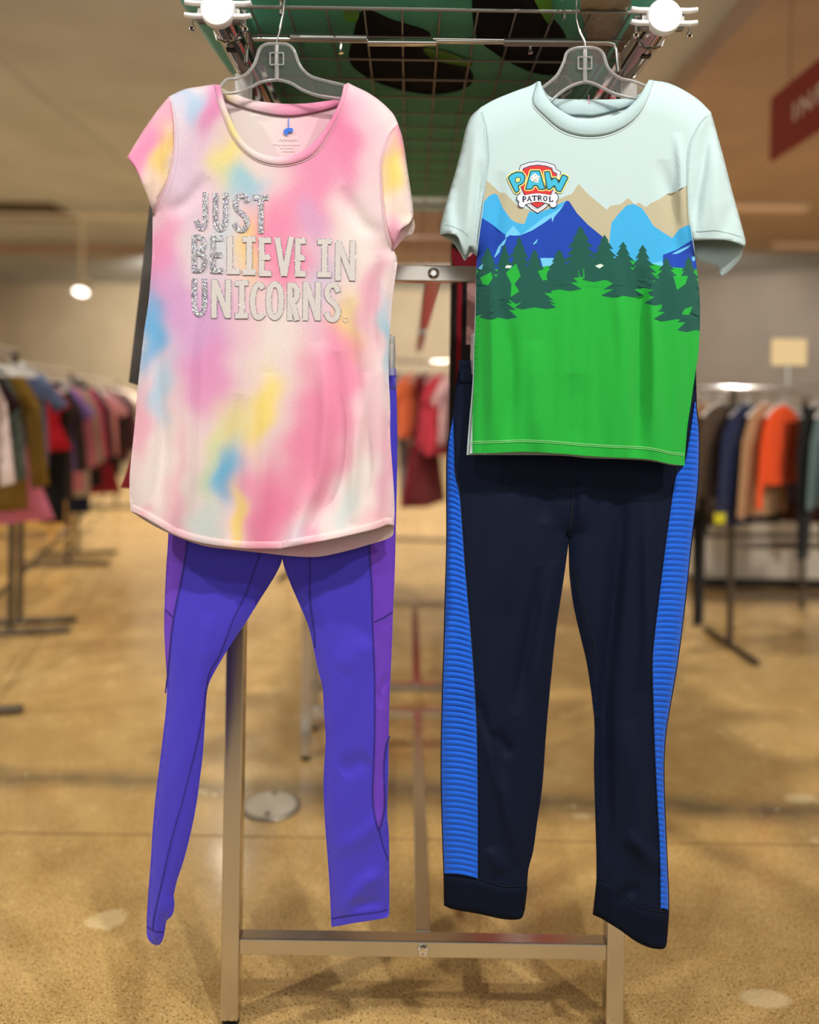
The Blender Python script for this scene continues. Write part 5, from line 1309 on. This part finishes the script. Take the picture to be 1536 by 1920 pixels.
for px_, py_, w_, lab in ((1440, 392, .85, 'pale slim ceiling strip light beyond the red sign'), (1505, 462, .8, 'pale slim ceiling strip light farther back at the right edge')):
    d = (CY - py_) + ROLL * (px_ - CX); z = FPX * (CEIL - .2 - CAM_H) / d; x = ((px_ - CX) - ROLL * (CY - py_)) * z / FPX
    t = thing('strip_light', lab, 'lamp', (x, z, CEIL - .2), 'ceiling strip lights')
    MB().box(x - w_ / 2, x + w_ / 2, z - .07, z + .07, CEIL - .195, CEIL - .161, .004).build('housing', M['white'], t)
    em, nt, b = newmat('strip_lens'); b.inputs['Base Color'].default_value = (*S(240, 200, 160), 1); b.inputs['Emission Color'].default_value = (1, .72, .48, 1); b.inputs['Emission Strength'].default_value = .12
    MB().box(x - w_ / 2 + .02, x + w_ / 2 - .02, z - .055, z + .055, CEIL - .205, CEIL - .194, .003).build('diffuser', em, t)
vt = thing('ceiling_vent', 'dark slatted ceiling vent at the left edge', 'vent', (-5.0, 10.3, CEIL - .05))
MB().box(-5.6, -4.35, 9.9, 10.7, CEIL - .05, CEIL - .002, .004).build('frame', M['wall_dark'], vt)
for k in range(6): MB().box(-5.5, -4.45, 9.98 + k * .12, 10.04 + k * .12, CEIL - .065, CEIL - .048).build('slat', M['steel_dark'], vt)
# round steel floor cover
fz = FPX * CAM_H / (1513 - CY - ROLL * (508 - CX)); fx = ((508 - CX) + ROLL * (1513 - CY)) * fz / FPX
fcv = thing('floor_cover', 'round grey metal cover set into the floor behind the rack post', 'cover', (fx, fz, 0))
MB().disc((fx, fz, 0), (0, 0, 1), [(.082, .0005), (.082, .005), (.076, .0075), (.070, .0075)], 40).build('rim', M['wire'], fcv, True)
MB().disc((fx, fz, 0), (0, 0, 1), [(.070, .004), (.069, .0085), (.05, .010), (0, .0105)], 40).build('lid', plain('grey_cast_lid', S(190, 184, 172), .4, .3), fcv, True)
MB().disc((fx + .0, fz - .055, .0), (0, 0, 1), [(.008, .009), (.008, .0105), (.004, .0108)], 12).build('screw', M['steel_dark'], fcv)
MB().disc((fx + .0, fz + .055, .0), (0, 0, 1), [(.008, .009), (.008, .0105), (.004, .0108)], 12).build('screw', M['steel_dark'], fcv)
# saw-cut joint in the slab: a thin dark filler strip
jz = FPX * CAM_H / (1573 - CY)
struct(MB().box(-4, 4, jz - .003, jz + .003, -.001, .0006).build('trim_6', plain('joint_filler', S(136, 104, 62), .6)), 'thin sawn joint across the concrete floor')

for o in list(bpy.data.objects):
    if '_org' in o: del o['_org']
